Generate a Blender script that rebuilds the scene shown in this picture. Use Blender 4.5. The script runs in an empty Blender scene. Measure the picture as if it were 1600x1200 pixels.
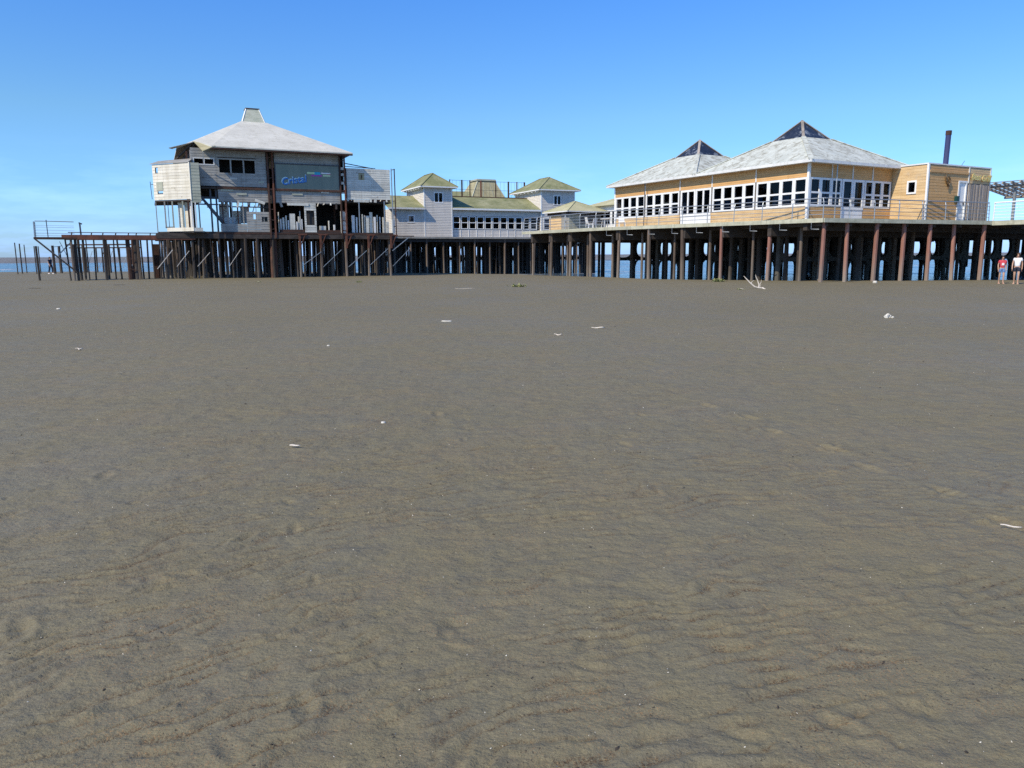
import bpy, bmesh, math, random
import numpy as np
from mathutils import Vector, Matrix
random.seed(7); rng = np.random.default_rng(7)
S = bpy.context.scene; C = S.collection
rad = math.radians

# ------------------------------------------------------------------ camera, sky, sun, exposure
EYE = 1.62
cam = bpy.data.objects.new('camera', bpy.data.cameras.new('camera')); C.objects.link(cam)
cam.data.sensor_width = 36; cam.data.lens = 27.0; cam.data.clip_start = .05; cam.data.clip_end = 60000
cam.matrix_world = Matrix.Translation((0, 0, EYE)) @ Matrix.Rotation(rad(90 - 9.546), 4, 'X') @ Matrix.Rotation(rad(-.29), 4, 'Z')
S.camera = cam
SUN_EL, SUN_AZ = rad(43), rad(225)            # compass-like: from +Y, clockwise
W = bpy.data.worlds.new('World'); S.world = W; W.use_nodes = True
wn, wl = W.node_tree.nodes, W.node_tree.links
bg = wn['Background']; bg.inputs[1].default_value = .145
sky = wn.new('ShaderNodeTexSky'); sky.sky_type = 'NISHITA'; sky.sun_disc = False
sky.sun_elevation = SUN_EL; sky.sun_rotation = SUN_AZ
sky.altitude = 0; sky.air_density = 1.0; sky.dust_density = .35; sky.ozone_density = 2.2
# thin cloud wisps low over the sea
tc = wn.new('ShaderNodeTexCoord'); mp = wn.new('ShaderNodeMapping'); mp.inputs['Scale'].default_value = (3.0, 3.0, 15)
wl.new(tc.outputs['Generated'], mp.inputs[0])
nz = wn.new('ShaderNodeTexNoise'); nz.inputs['Scale'].default_value = 2.2; nz.inputs['Detail'].default_value = 7; nz.inputs['Roughness'].default_value = .62
wl.new(mp.outputs[0], nz.inputs['Vector'])
cr = wn.new('ShaderNodeMapRange'); cr.inputs[1].default_value = .42; cr.inputs[2].default_value = .74; wl.new(nz.outputs[0], cr.inputs[0])
sx = wn.new('ShaderNodeSeparateXYZ'); wl.new(tc.outputs['Generated'], sx.inputs[0])
hz = wn.new('ShaderNodeMapRange'); hz.inputs[1].default_value = .13; hz.inputs[2].default_value = .02; wl.new(sx.outputs[2], hz.inputs[0])
mu = wn.new('ShaderNodeMath'); mu.operation = 'MULTIPLY'; wl.new(cr.outputs[0], mu.inputs[0]); wl.new(hz.outputs[0], mu.inputs[1])
mu2 = wn.new('ShaderNodeMath'); mu2.operation = 'MULTIPLY'; mu2.inputs[1].default_value = .75; wl.new(mu.outputs[0], mu2.inputs[0])
mx = wn.new('ShaderNodeMix'); mx.data_type = 'RGBA'; wl.new(mu2.outputs[0], mx.inputs[0]); wl.new(sky.outputs[0], mx.inputs[6]); mx.inputs[7].default_value = (8.2, 8.6, 9.0, 1)
hs = wn.new('ShaderNodeHueSaturation'); hs.inputs['Saturation'].default_value = 1.12; wl.new(mx.outputs[2], hs.inputs['Color'])
cl = wn.new('ShaderNodeValToRGB'); cl.color_ramp.interpolation = 'LINEAR'; wl.new(sx.outputs[2], cl.inputs[0])   # marine air: the same all round, by elevation only
for i, (q, c) in enumerate(((0., (.32, .51, 1.0)), (.08, (.36, .565, .86)), (.163, (.43, .61, .75)), (.31, (.35, .62, .96)), (1., (.35, .62, .96)))):
    e = cl.color_ramp.elements[i] if i < 2 else cl.color_ramp.elements.new(q)
    e.position = q; e.color = (*c, 1)
tm = wn.new('ShaderNodeMix'); tm.data_type = 'RGBA'; tm.blend_type = 'MULTIPLY'; tm.inputs[0].default_value = 1; wl.new(hs.outputs[0], tm.inputs[6]); wl.new(cl.outputs[0], tm.inputs[7])
gn = wn.new('ShaderNodeVectorMath'); gn.operation = 'SCALE'; gn.inputs['Scale'].default_value = 1.5; wl.new(tm.outputs[2], gn.inputs[0])
wl.new(gn.outputs[0], bg.inputs[0])
sl = bpy.data.lights.new('sun', 'SUN'); sl.energy = 4.9; sl.angle = rad(.53); sl.color = (1, .89, .70)
sun = bpy.data.objects.new('sun', sl); C.objects.link(sun)
sdir = Vector((math.sin(SUN_AZ) * math.cos(SUN_EL), math.cos(SUN_AZ) * math.cos(SUN_EL), math.sin(SUN_EL)))
sun.rotation_euler = sdir.to_track_quat('Z', 'Y').to_euler(); sun.location = (-60, -60, 60)
vs = S.view_settings; vs.view_transform = 'Standard'; vs.look = 'None'; vs.exposure = 0.0; vs.gamma = 1.0; vs.use_curve_mapping = False
S.cycles.use_denoising = False; S.cycles.max_bounces = 6; S.cycles.transparent_max_bounces = 16

# ------------------------------------------------------------------ materials
def rgba(c): return (c[0], c[1], c[2], 1)
def nmath(n, l, op, a, b=None):
    m = n.new('ShaderNodeMath'); m.operation = op
    for i, v in enumerate((a, b)):
        if v is None: continue
        if isinstance(v, (int, float)): m.inputs[i].default_value = v
        else: l.new(v, m.inputs[i])
    return m.outputs[0]
def nmix(n, l, f, a, b, mode='MIX'):
    m = n.new('ShaderNodeMix'); m.data_type = 'RGBA'; m.blend_type = mode
    for i, v in ((0, f), (6, a), (7, b)):
        if isinstance(v, (int, float)): m.inputs[i].default_value = v
        elif isinstance(v, tuple): m.inputs[i].default_value = rgba(v)
        else: l.new(v, m.inputs[i])
    return m.outputs[2]
def nnoise(n, l, vec, scale, detail=5, rough=.55, stretch=(1, 1, 1)):
    mp = n.new('ShaderNodeMapping'); mp.inputs['Scale'].default_value = stretch; l.new(vec, mp.inputs[0])
    t = n.new('ShaderNodeTexNoise'); t.inputs['Scale'].default_value = scale; t.inputs['Detail'].default_value = detail; t.inputs['Roughness'].default_value = rough
    l.new(mp.outputs[0], t.inputs['Vector']); return t.outputs[0]
def nrange(n, l, v, a, b, c=0., d=1.):
    r = n.new('ShaderNodeMapRange'); l.new(v, r.inputs[0])
    for i, q in enumerate((a, b, c, d)): r.inputs[i + 1].default_value = q
    return r.outputs[0]
def mat(name, c1, c2, scale=2., rough=.8, bump=.0, bscale=40., stretch=(1, 1, 1), streak=None, tint=.0, metal=0., spots=None, low=None, spec=.35):
    m = bpy.data.materials.new(name); m.use_nodes = True
    n, l = m.node_tree.nodes, m.node_tree.links; p = n['Principled BSDF']
    g = n.new('ShaderNodeNewGeometry'); pos = g.outputs['Position']
    f = nrange(n, l, nnoise(n, l, pos, scale, 6, .6, stretch), .33, .67)
    col = nmix(n, l, f, c1, c2)
    if streak:      # vertical run-down stains
        sf = nrange(n, l, nnoise(n, l, pos, streak[2], 5, .65, (1, 1, .07)), .48, .75)
        col = nmix(n, l, nmath(n, l, 'MULTIPLY', sf, streak[1]), col, streak[0])
    if spots:       # patches of wear
        sf = nrange(n, l, nnoise(n, l, pos, spots[2], 8, .7), spots[3], spots[3] + .09)
        col = nmix(n, l, nmath(n, l, 'MULTIPLY', sf, spots[1]), col, spots[0])
    if low:         # tide-line growth: colour, height, spread
        sp = n.new('ShaderNodeSeparateXYZ'); l.new(pos, sp.inputs[0])
        zz = nmath(n, l, 'ADD', sp.outputs[2], nmath(n, l, 'MULTIPLY', nnoise(n, l, pos, 2.5, 5), 1.6))
        lf = nrange(n, l, zz, low[1] + low[2] + .8, low[1] - low[2] + .8)
        col = nmix(n, l, lf, col, low[0])
    if tint:
        oi = n.new('ShaderNodeObjectInfo'); hv = n.new('ShaderNodeHueSaturation')
        l.new(nrange(n, l, oi.outputs['Random'], 0, 1, 1 - tint, 1 + tint), hv.inputs['Value']); l.new(col, hv.inputs['Color']); col = hv.outputs[0]
    l.new(col, p.inputs['Base Color']); p.inputs['Roughness'].default_value = rough; p.inputs['Metallic'].default_value = metal
    p.inputs['Specular IOR Level'].default_value = spec
    if bump:
        b = n.new('ShaderNodeBump'); b.inputs['Strength'].default_value = bump; b.inputs['Distance'].default_value = .02
        l.new(nnoise(n, l, pos, bscale, 6, .6, stretch), b.inputs['Height']); l.new(b.outputs[0], p.inputs['Normal'])
    return m
M = {}
M['cream'] = mat('cream_plank', (.62, .57, .45), (.74, .70, .60), 1.2, .75, .3, 30, (1, 1, 6), ((.36, .31, .22), .5, 3), .10, spots=((.30, .26, .19), .75, 1.6, .60))
M['cream2'] = mat('weathered_white_plank', (.50, .50, .44), (.66, .65, .58), 1.4, .8, .3, 30, (1, 1, 6), ((.30, .27, .22), .6, 3), .12, spots=((.28, .24, .19), .8, 1.4, .58))
M['greyplank'] = mat('grey_plank', (.27, .265, .24), (.38, .37, .335), 1.3, .8, .3, 30, (1, 1, 6), ((.16, .135, .105), .6, 2.5), .10, spots=((.15, .11, .08), .8, 1.5, .60))
M['greenplank'] = mat('grey_green_plank', (.33, .35, .27), (.46, .46, .37), 1.5, .85, .3, 30, (1, 1, 6), ((.20, .19, .13), .5, 3), .12)
M['cedar'] = mat('cedar_plank', (.56, .315, .115), (.64, .385, .165), 1.6, .55, .25, 25, (1, 1, 7), ((.42, .23, .08), .35, 2.5), .07, spots=((.60, .44, .25), .5, 1.1, .60))
M['cedar2'] = mat('bleached_cedar_plank', (.57, .38, .18), (.68, .50, .28), 1.3, .6, .25, 25, (1, 1, 6), ((.42, .30, .17), .45, 2.5), .07, spots=((.46, .40, .31), .55, .9, .60))
M['white'] = mat('white_paint', (.74, .75, .74), (.80, .80, .78), 3, .45, .05, 30, (1, 1, 1), ((.5, .48, .42), .25, 5), .03)
M['offwhite'] = mat('dusty_white_paint', (.62, .62, .60), (.74, .74, .71), 2, .6, .1, 30, (1, 1, 1), ((.4, .37, .3), .4, 5), .06)
M['siding'] = mat('house_siding', (.60, .56, .50), (.69, .645, .58), 1.2, .75, .2, 25, (1, 1, 5), ((.42, .38, .33), .45, 2.2), .03, spots=((.45, .41, .36), .6, 1.3, .62))
M['rust'] = mat('rusted_steel', (.085, .034, .022), (.17, .066, .04), 2.2, .8, .4, 25, (1, 1, 1), ((.05, .03, .022), .6, 3), .15)
M['rustdark'] = mat('dark_rusted_steel', (.045, .026, .02), (.10, .048, .032), 2.5, .85, .4, 25, (1, 1, 1), ((.02, .016, .014), .6, 3), .2)
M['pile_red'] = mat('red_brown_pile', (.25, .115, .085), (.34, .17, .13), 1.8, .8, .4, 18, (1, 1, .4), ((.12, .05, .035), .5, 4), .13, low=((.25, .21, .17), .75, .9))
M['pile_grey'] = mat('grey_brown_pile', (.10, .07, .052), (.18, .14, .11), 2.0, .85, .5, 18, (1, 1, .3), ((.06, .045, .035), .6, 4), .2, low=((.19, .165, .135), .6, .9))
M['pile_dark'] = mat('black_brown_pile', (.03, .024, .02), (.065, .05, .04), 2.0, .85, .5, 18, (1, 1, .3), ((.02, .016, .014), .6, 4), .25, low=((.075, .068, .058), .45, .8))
M['darkwood'] = mat('tarred_timber', (.035, .029, .025), (.075, .06, .05), 2.2, .85, .4, 20, (1, 1, 2), None, .2)
M['concrete'] = mat('shaded_stained_concrete', (.055, .05, .044), (.10, .092, .08), 1.4, .85, .4, 16, (1, 1, 1), ((.07, .06, .05), .6, 2.5), .12, low=((.10, .095, .08), .5, .8))  # stained, with the shade under the pier put into the dark base colour
M['fascia'] = mat('deck_edge', (.36, .36, .27), (.50, .49, .38), 1.6, .8, .3, 25, (1, 1, 4), ((.20, .20, .14), .6, 4), .08)
M['deckwood'] = mat('deck_wood', (.20, .18, .15), (.32, .29, .24), 1.4, .85, .3, 25, (1, 4, 1), None, .1)
M['roofgrey'] = mat('bleached_grey_roof', (.50, .485, .42), (.60, .585, .51), .7, .7, .25, 14, (1, 1, 1), ((.38, .36, .29), .5, 2.4), 0, spots=((.40, .38, .31), .6, 2.1, .55))
M['roofsheet'] = mat('peeling_roof_sheet', (.45, .47, .415), (.62, .64, .565), 1.3, .7, .4, 12, (1, 1, 1), ((.30, .29, .23), .8, 2.6), 0, spots=((.25, .24, .185), .8, 2.6, .50))
M['moss'] = mat('mossy_roof', (.165, .175, .08), (.27, .268, .14), .9, .9, .5, 10, (1, 1, 1), ((.40, .38, .24), .6, 1.0), 0, spots=((.13, .16, .06), .8, 1.6, .56))
M['moss2'] = mat('dry_moss_roof', (.38, .36, .20), (.52, .48, .30), .9, .9, .5, 10, (1, 1, 1), ((.28, .30, .16), .6, 1.0), 0, spots=((.26, .26, .13), .7, 1.6, .57))
M['ochre'] = mat('tan_roof_board', (.29, .26, .15), (.40, .36, .22), 1.5, .85, .3, 14, (1, 1, 3), ((.28, .24, .14), .6, 3), .06)
M['steel'] = mat('grey_galvanised_steel', (.30, .33, .35), (.42, .45, .47), 4, .4, .05, 30, (1, 1, 1), None, .08, metal=.55)
M['darksteel'] = mat('dark_steel', (.06, .065, .075), (.10, .10, .11), 4, .5, .05, 30, (1, 1, 1), None, .1, metal=.3)
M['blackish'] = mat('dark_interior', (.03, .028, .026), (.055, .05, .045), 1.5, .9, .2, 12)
M['interior'] = mat('dim_interior', (.10, .085, .07), (.16, .14, .12), 1.5, .9, .1, 12)
M['signpanel'] = mat('grey_green_sign_panel', (.15, .18, .145), (.21, .235, .185), 1.1, .35, .03, 20, (1, 1, .3), ((.13, .17, .15), .5, 2.2), 0)
M['chimney'] = mat('blue_black_flue', (.028, .035, .10), (.05, .055, .13), 3, .45, .1, 20, (1, 1, .3), None, 0)
M['twig'] = mat('bleached_wood', (.52, .46, .38), (.66, .60, .52), 9, .8, .4, 60, (1, 1, 1), None, .1)
M['shellwhite'] = mat('white_litter', (.50, .47, .40), (.66, .63, .56), 9, .6, .1, 60, (1, 1, 1), None, .08)
M['bark'] = mat('dark_wood_chip', (.03, .025, .02), (.06, .05, .04), 20, .9, .2, 60)
M['weed'] = mat('washed_up_weed', (.17, .20, .06), (.34, .34, .14), 12, .8, .2, 60, (1, 1, 1), None, .1)
M['slatgrey'] = mat('silvered_slat', (.27, .235, .20), (.38, .33, .285), 2.5, .85, .4, 22, (1, 1, .3), ((.16, .13, .105), .6, 4), .22)
M['gold'] = mat('gold_letter', (.68, .50, .16), (.78, .60, .24), 6, .35, 0, 10, (1, 1, 1), None, 0, metal=.4)
M['bronze'] = mat('brown_ornament', (.10, .06, .03), (.17, .11, .05), 8, .5, .1, 30)
def flat(name, c, rough=.6): return mat(name, tuple(x * .92 for x in c), c, 5, rough, .02, 30)
M['bluepaint'] = flat('blue_letter', (.012, .16, .50), .3); M['paleblue'] = flat('pale_blue_letter', (.50, .68, .72), .3)
M['teal'] = flat('teal_print', (.03, .38, .55)); M['magenta'] = flat('magenta_print', (.42, .08, .36)); M['limeprint'] = flat('lime_print', (.55, .68, .40)); M['greenprint'] = flat('green_print', (.05, .22, .14)); M['redprint'] = flat('red_print', (.45, .08, .12))
M['skin'] = flat('skin', (.48, .29, .20), .55); M['hair'] = flat('dark_hair', (.025, .018, .014), .5); M['hairbrown'] = flat('brown_hair', (.10, .055, .03), .5)
M['clothred'] = flat('red_cloth', (.55, .06, .08), .85); M['clothwhite'] = flat('white_cloth', (.75, .75, .76), .85); M['clothblue'] = flat('denim', (.12, .22, .42), .85)
M['clothnavy'] = flat('dark_cloth', (.022, .026, .045), .85); M['clothpurple'] = flat('purple_cloth', (.32, .04, .26), .85); M['boxgreen'] = flat('dark_green_box', (.01, .06, .055), .4)
def glass(name, tintc, gloss=.10):
    m = bpy.data.materials.new(name); m.use_nodes = True; n, l = m.node_tree.nodes, m.node_tree.links
    n.remove(n['Principled BSDF']); o = n['Material Output']
    t = n.new('ShaderNodeBsdfTransparent'); t.inputs[0].default_value = rgba(tintc)
    g = n.new('ShaderNodeBsdfGlossy'); g.inputs['Roughness'].default_value = .03; g.inputs[0].default_value = (.9, .95, 1, 1)
    lw = n.new('ShaderNodeLayerWeight'); lw.inputs[0].default_value = .25
    f = nmath(n, l, 'ADD', nmath(n, l, 'MULTIPLY', lw.outputs['Fresnel'], .13), gloss * .1)
    s = n.new('ShaderNodeMixShader'); l.new(f, s.inputs[0]); l.new(t.outputs[0], s.inputs[1]); l.new(g.outputs[0], s.inputs[2]); l.new(s.outputs[0], o.inputs[0])
    return m
M['glass'] = glass('window_glass', (.24, .28, .34))
M['darkglass'] = mat('dark_skylight_glass', (.012, .016, .028), (.03, .036, .05), 3, .3, .02, 8, (1, 1, 1), None, .2, spots=((.30, .33, .36), .75, 1.5, .55), spec=.35)

# ------------------------------------------------------------------ geometry helpers
class MB:
    def __init__(s): s.v = []; s.f = []
    def add(s, vs, fs):
        k = len(s.v); s.v += [tuple(map(float, p)) for p in vs]; s.f += [tuple(i + k for i in f) for f in fs]; return s
    def box(s, x0, x1, y0, y1, z0, z1):
        return s.add([(x0, y0, z0), (x1, y0, z0), (x1, y1, z0), (x0, y1, z0), (x0, y0, z1), (x1, y0, z1), (x1, y1, z1), (x0, y1, z1)],
                     [(0, 3, 2, 1), (4, 5, 6, 7), (0, 1, 5, 4), (1, 2, 6, 5), (2, 3, 7, 6), (3, 0, 4, 7)])
    def bar(s, p, q, w, h=None):
        h = h or w; p, q = Vector(p), Vector(q); d = (q - p).normalized()
        up = Vector((0, 0, 1)) if abs(d.z) < .95 else Vector((0, 1, 0))
        x = d.cross(up).normalized(); y = x.cross(d).normalized()
        o = [x * (i * w / 2) + y * (j * h / 2) for i, j in ((-1, -1), (1, -1), (1, 1), (-1, 1))]
        return s.add([p + k for k in o] + [q + k for k in o], [(0, 1, 2, 3), (7, 6, 5, 4), (0, 4, 5, 1), (1, 5, 6, 2), (2, 6, 7, 3), (3, 7, 4, 0)])
    def path(s, pts, radii, n=8):
        pts = [Vector(p) for p in pts]; k0 = len(s.v); ring = []
        for i, p in enumerate(pts):
            d = (pts[min(i + 1, len(pts) - 1)] - pts[max(i - 1, 0)]).normalized()
            up = Vector((0, 0, 1)) if abs(d.z) < .9 else Vector((0, 1, 0))
            x = d.cross(up).normalized(); y = x.cross(d).normalized(); r = radii[i] if hasattr(radii, '__len__') else radii
            ring.append([p + (x * math.cos(2 * math.pi * j / n) + y * math.sin(2 * math.pi * j / n)) * r for j in range(n)])
        vs = [q for r in ring for q in r]; fs = []
        for i in range(len(pts) - 1):
            for j in range(n): fs.append((i * n + j, i * n + (j + 1) % n, (i + 1) * n + (j + 1) % n, (i + 1) * n + j))
        fs += [tuple(range(n))[::-1], tuple((len(pts) - 1) * n + j for j in range(n))]
        return s.add(vs, fs)
    def prism(s, poly, z0, z1):
        n = len(poly)
        return s.add([(x, y, z0) for x, y in poly] + [(x, y, z1) for x, y in poly],
                     [tuple(range(n))[::-1], tuple(range(n, 2 * n))] + [(i, (i + 1) % n, n + (i + 1) % n, n + i) for i in range(n)])
    def hull(s, lo, hi):          # two loops of equal length -> closed solid
        n = len(lo)
        return s.add(list(lo) + list(hi), [tuple(range(n))[::-1], tuple(range(n, 2 * n))] + [(i, (i + 1) % n, n + (i + 1) % n, n + i) for i in range(n)])
def mesh(name, mb):
    me = bpy.data.meshes.new(name); me.from_pydata(mb.v, [], mb.f); me.update(); return me
def tag(o, label=None, cat=None, group=None, kind=None):
    for k, v in (('label', label), ('category', cat), ('group', group), ('kind', kind)):
        if v: o[k] = v
    return o
def zof(parent):
    z = 0.
    while parent is not None: z += parent.location.z; parent = parent.parent
    return z
def obj(name, mb, m, parent=None, kind=None):
    """mb in the frame of the top parent with absolute heights"""
    if parent is not None:
        z = zof(parent); mb.v = [(a, b, c - z) for a, b, c in mb.v]
    o = bpy.data.objects.new(name, mesh(name, mb)); C.objects.link(o); o.data.materials.append(M[m])
    o.parent = parent
    if kind: o['kind'] = kind
    return o
def thing(name, label, cat, loc=(0, 0, 0), rz=0., group=None):
    o = bpy.data.objects.new(name, None); C.objects.link(o); o.location = loc; o.rotation_euler.z = rz; o.empty_display_size = .3
    return tag(o, label, cat, group)
def inst(name, me, parent, loc, rz=0., scale=(1, 1, 1), rx=0., ry=0., kind=None):
    o = bpy.data.objects.new(name, me); C.objects.link(o); o.parent = parent
    o.location = (loc[0], loc[1], loc[2] - zof(parent)); o.rotation_euler = (rx, ry, rz); o.scale = scale
    if kind: o['kind'] = kind
    return o
_plank = {}
def plank_mesh(m):
    if m not in _plank:
        b = MB().add([(0, 0, 0), (1, 0, 0), (1, -1, 0), (0, -1, 0), (0, 0, 1), (1, 0, 1), (1, -.45, 1), (0, -.45, 1)],
                     [(0, 1, 2, 3), (7, 6, 5, 4), (3, 2, 6, 7), (1, 0, 4, 5), (2, 1, 5, 6), (0, 3, 7, 4)])
        _plank[m] = mesh('plank_' + m, b); _plank[m].materials.append(M[m])
    return _plank[m]
class Wall:                        # vertical plane from P to Q, outward is the right-hand side of P->Q
    def __init__(s, P, Q):
        s.P = Vector((P[0], P[1])); d = Vector((Q[0] - P[0], Q[1] - P[1])); s.L = d.length; s.d = d.normalized(); s.n = Vector((s.d.y, -s.d.x)); s.th = math.atan2(s.d.y, s.d.x)
    def at(s, t, z, o=0.): p = s.P + s.d * t + s.n * o; return (p.x, p.y, z)
    def box(s, mb, s0, s1, z0, z1, d0, d1):
        v = [s.at(a, z, o) for z in (z0, z1) for a, o in ((s0, d1), (s1, d1), (s1, d0), (s0, d0))]
        return mb.add(v, [(0, 3, 2, 1), (4, 5, 6, 7), (0, 1, 5, 4), (1, 2, 6, 5), (2, 3, 7, 6), (3, 0, 4, 7)])
    def holed(s, mb, s0, s1, z0, z1, holes, d0, d1):
        xs = sorted({s0, s1} | {min(max(h[k], s0), s1) for h in holes for k in (0, 1)}); zs = sorted({z0, z1} | {min(max(h[k], z0), z1) for h in holes for k in (2, 3)})
        for i in range(len(xs) - 1):
            j = 0
            while j < len(zs) - 1:
                def hole(jj): 
                    cx, cz = (xs[i] + xs[i + 1]) / 2, (zs[jj] + zs[jj + 1]) / 2
                    return any(h[0] < cx < h[1] and h[2] < cz < h[3] for h in holes)
                if hole(j): j += 1; continue
                k = j
                while k + 1 < len(zs) - 1 and not hole(k + 1): k += 1
                s.box(mb, xs[i], xs[i + 1], zs[j], zs[k + 1], d0, d1); j = k + 1
        return mb
    def planks(s, parent, s0, s1, z0, z1, pitch, m, holes=(), d=.0, t=.02, jit=.0, missing=0., joints=()):
        n = max(1, round((z1 - z0) / pitch)); pz = (z1 - z0) / n
        for i in range(n):
            za, zb = z0 + i * pz, z0 + (i + 1) * pz - .005
            segs = [(a, b) for a, b in zip([s0] + list(joints), list(joints) + [s1])]
            for h in holes:
                if h[2] < (za + zb) / 2 < h[3]:
                    new = []
                    for a, b in segs:
                        if h[1] <= a or h[0] >= b: new.append((a, b)); continue
                        if h[0] > a: new.append((a, h[0]))
                        if h[1] < b: new.append((h[1], b))
                    segs = new
            for a, b in segs:
                if b - a < .06 or random.random() < missing: continue
                p = s.at(a + random.uniform(.002, .004), za, d)
                o = inst('plank', plank_mesh(m), parent, p, s.th, (b - a - random.uniform(.006, .012), t * random.uniform(.9, 1.15), zb - za))
                if jit and random.random() < .3: o.rotation_euler.y = random.uniform(-jit, jit)
def window(parent, W, s0, s1, z0, z1, fw=.07, m='white', glassm='glass', mull=(), trans=(), depth=.06, out=.03, pane=True):
    f = MB()
    W.box(f, s0, s1, z0, z0 + fw, -depth, out); W.box(f, s0, s1, z1 - fw, z1, -depth, out)
    W.box(f, s0, s0 + fw, z0 + fw, z1 - fw, -depth, out); W.box(f, s1 - fw, s1, z0 + fw, z1 - fw, -depth, out)
    xs = [s0 + fw]
    for x in mull: W.box(f, x - fw / 2, x + fw / 2, z0 + fw, z1 - fw, -depth + .005, out - .006); xs += [x - fw / 2, x + fw / 2]
    xs.append(s1 - fw); zs = [z0 + fw]
    for z in trans:
        for k in range(0, len(xs), 2): W.box(f, xs[k], xs[k + 1], z - fw * .45, z + fw * .45, -depth + .008, out - .01)
        zs += [z - fw * .45, z + fw * .45]
    zs.append(z1 - fw)
    w = obj('window', f, m, parent)
    if pane:
        for i in range(0, len(xs), 2):
            for j in range(0, len(zs), 2):
                g = MB(); W.box(g, xs[i] - .01, xs[i + 1] + .01, zs[j] - .01, zs[j + 1] + .01, -depth * .55, -depth * .55 + .008); obj('pane', g, glassm, w)
    return w
def siding(W, mb, s0, s1, z0, z1, pitch, holes=(), t=.022):
    n = max(1, round((z1 - z0) / pitch)); pz = (z1 - z0) / n
    for i in range(n):
        za, zb = z0 + i * pz, z0 + (i + 1) * pz - .008; segs = [(s0, s1)]
        for h in holes:
            if h[2] < (za + zb) / 2 < h[3]:
                new = []
                for a, b in segs:
                    if h[1] <= a or h[0] >= b: new.append((a, b)); continue
                    if h[0] > a: new.append((a, h[0]))
                    if h[1] < b: new.append((h[1], b))
                segs = new
        for a, b in segs:
            mb.add([W.at(a, za, 0), W.at(b, za, 0), W.at(b, za, t), W.at(a, za, t), W.at(a, zb, 0), W.at(b, zb, 0), W.at(b, zb, t * .35), W.at(a, zb, t * .35)],
                   [(0, 1, 2, 3), (7, 6, 5, 4), (3, 2, 6, 7), (1, 0, 4, 5), (2, 1, 5, 6), (0, 3, 7, 4)])
    return mb
def text(name, s, size, W, t, z, out, m, parent, shear=.2, rot=0., ext=.02, name2=None):
    c = bpy.data.curves.new(name, 'FONT'); c.body = s; c.size = size; c.extrude = ext; c.shear = shear; c.resolution_u = 3; c.offset = .012
    tmp = bpy.data.objects.new(name, c); C.objects.link(tmp); bpy.context.view_layer.update()
    me = bpy.data.meshes.new_from_object(tmp.evaluated_get(bpy.context.evaluated_depsgraph_get())); bpy.data.objects.remove(tmp)
    me.materials.clear(); me.materials.append(M[m]); me.name = name
    o = bpy.data.objects.new(name, me); C.objects.link(o); o.parent = parent
    p = W.at(t, z - zof(parent), out); o.location = p
    o.rotation_euler = (Matrix.Rotation(W.th, 3, 'Z') @ Matrix.Rotation(rad(90), 3, 'X') @ Matrix.Rotation(rot, 3, 'Z')).to_euler()
    return o

# ------------------------------------------------------------------ noise for the beach
def _h(i, j, k): 
    n = (i * 374761393 + j * 668265263 + k * 974634777) & 0x7fffffff
    n = ((n ^ (n >> 13)) * 1274126177) & 0x7fffffff
    return ((n ^ (n >> 16)) & 0xffff) / 65535.
def vnoise(x, y, k=0):
    xi = np.floor(x).astype(np.int64); yi = np.floor(y).astype(np.int64); fx = x - xi; fy = y - yi
    fx = fx * fx * fx * (fx * (fx * 6 - 15) + 10); fy = fy * fy * fy * (fy * (fy * 6 - 15) + 10)
    return (_h(xi, yi, k) * (1 - fx) + _h(xi + 1, yi, k) * fx) * (1 - fy) + (_h(xi, yi + 1, k) * (1 - fx) + _h(xi + 1, yi + 1, k) * fx) * fy
def fbm(x, y, k=0, o=4, g=.5):
    a, s, t = 1., 0., 0.; c, d = math.cos(.6), math.sin(.6)
    for i in range(o):
        s = s + a * vnoise(x, y, k + i); t += a; a *= g; x, y = (x * c - y * d) * 2.03 + 7.1, (x * d + y * c) * 2.03 + 3.7
    return s / t
CX = [-400, -60, -30, -10, 0, 5, 10, 17, 30, 60, 400]
CY = [80, 78, 74, 71, 66, 58, 50.5, 45.5, 46.5, 47, 47]
CWD = [26, 26, 24, 16, 12, 9, 8, 7, 7, 7, 7]
SEA = -.30
def base_h(x, y):
    c = np.interp(x, CX, CY); w = np.interp(x, CX, CWD); t = np.maximum(0, y - c) / w
    return -.30 * np.where(t < 1, t * t * (3 - 2 * t) * .5 + t * .5, 1.) - .02 * np.maximum(0, t - 1) * w
def gh(x, y): return float(base_h(np.array([x]), np.array([y]))[0])

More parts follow.
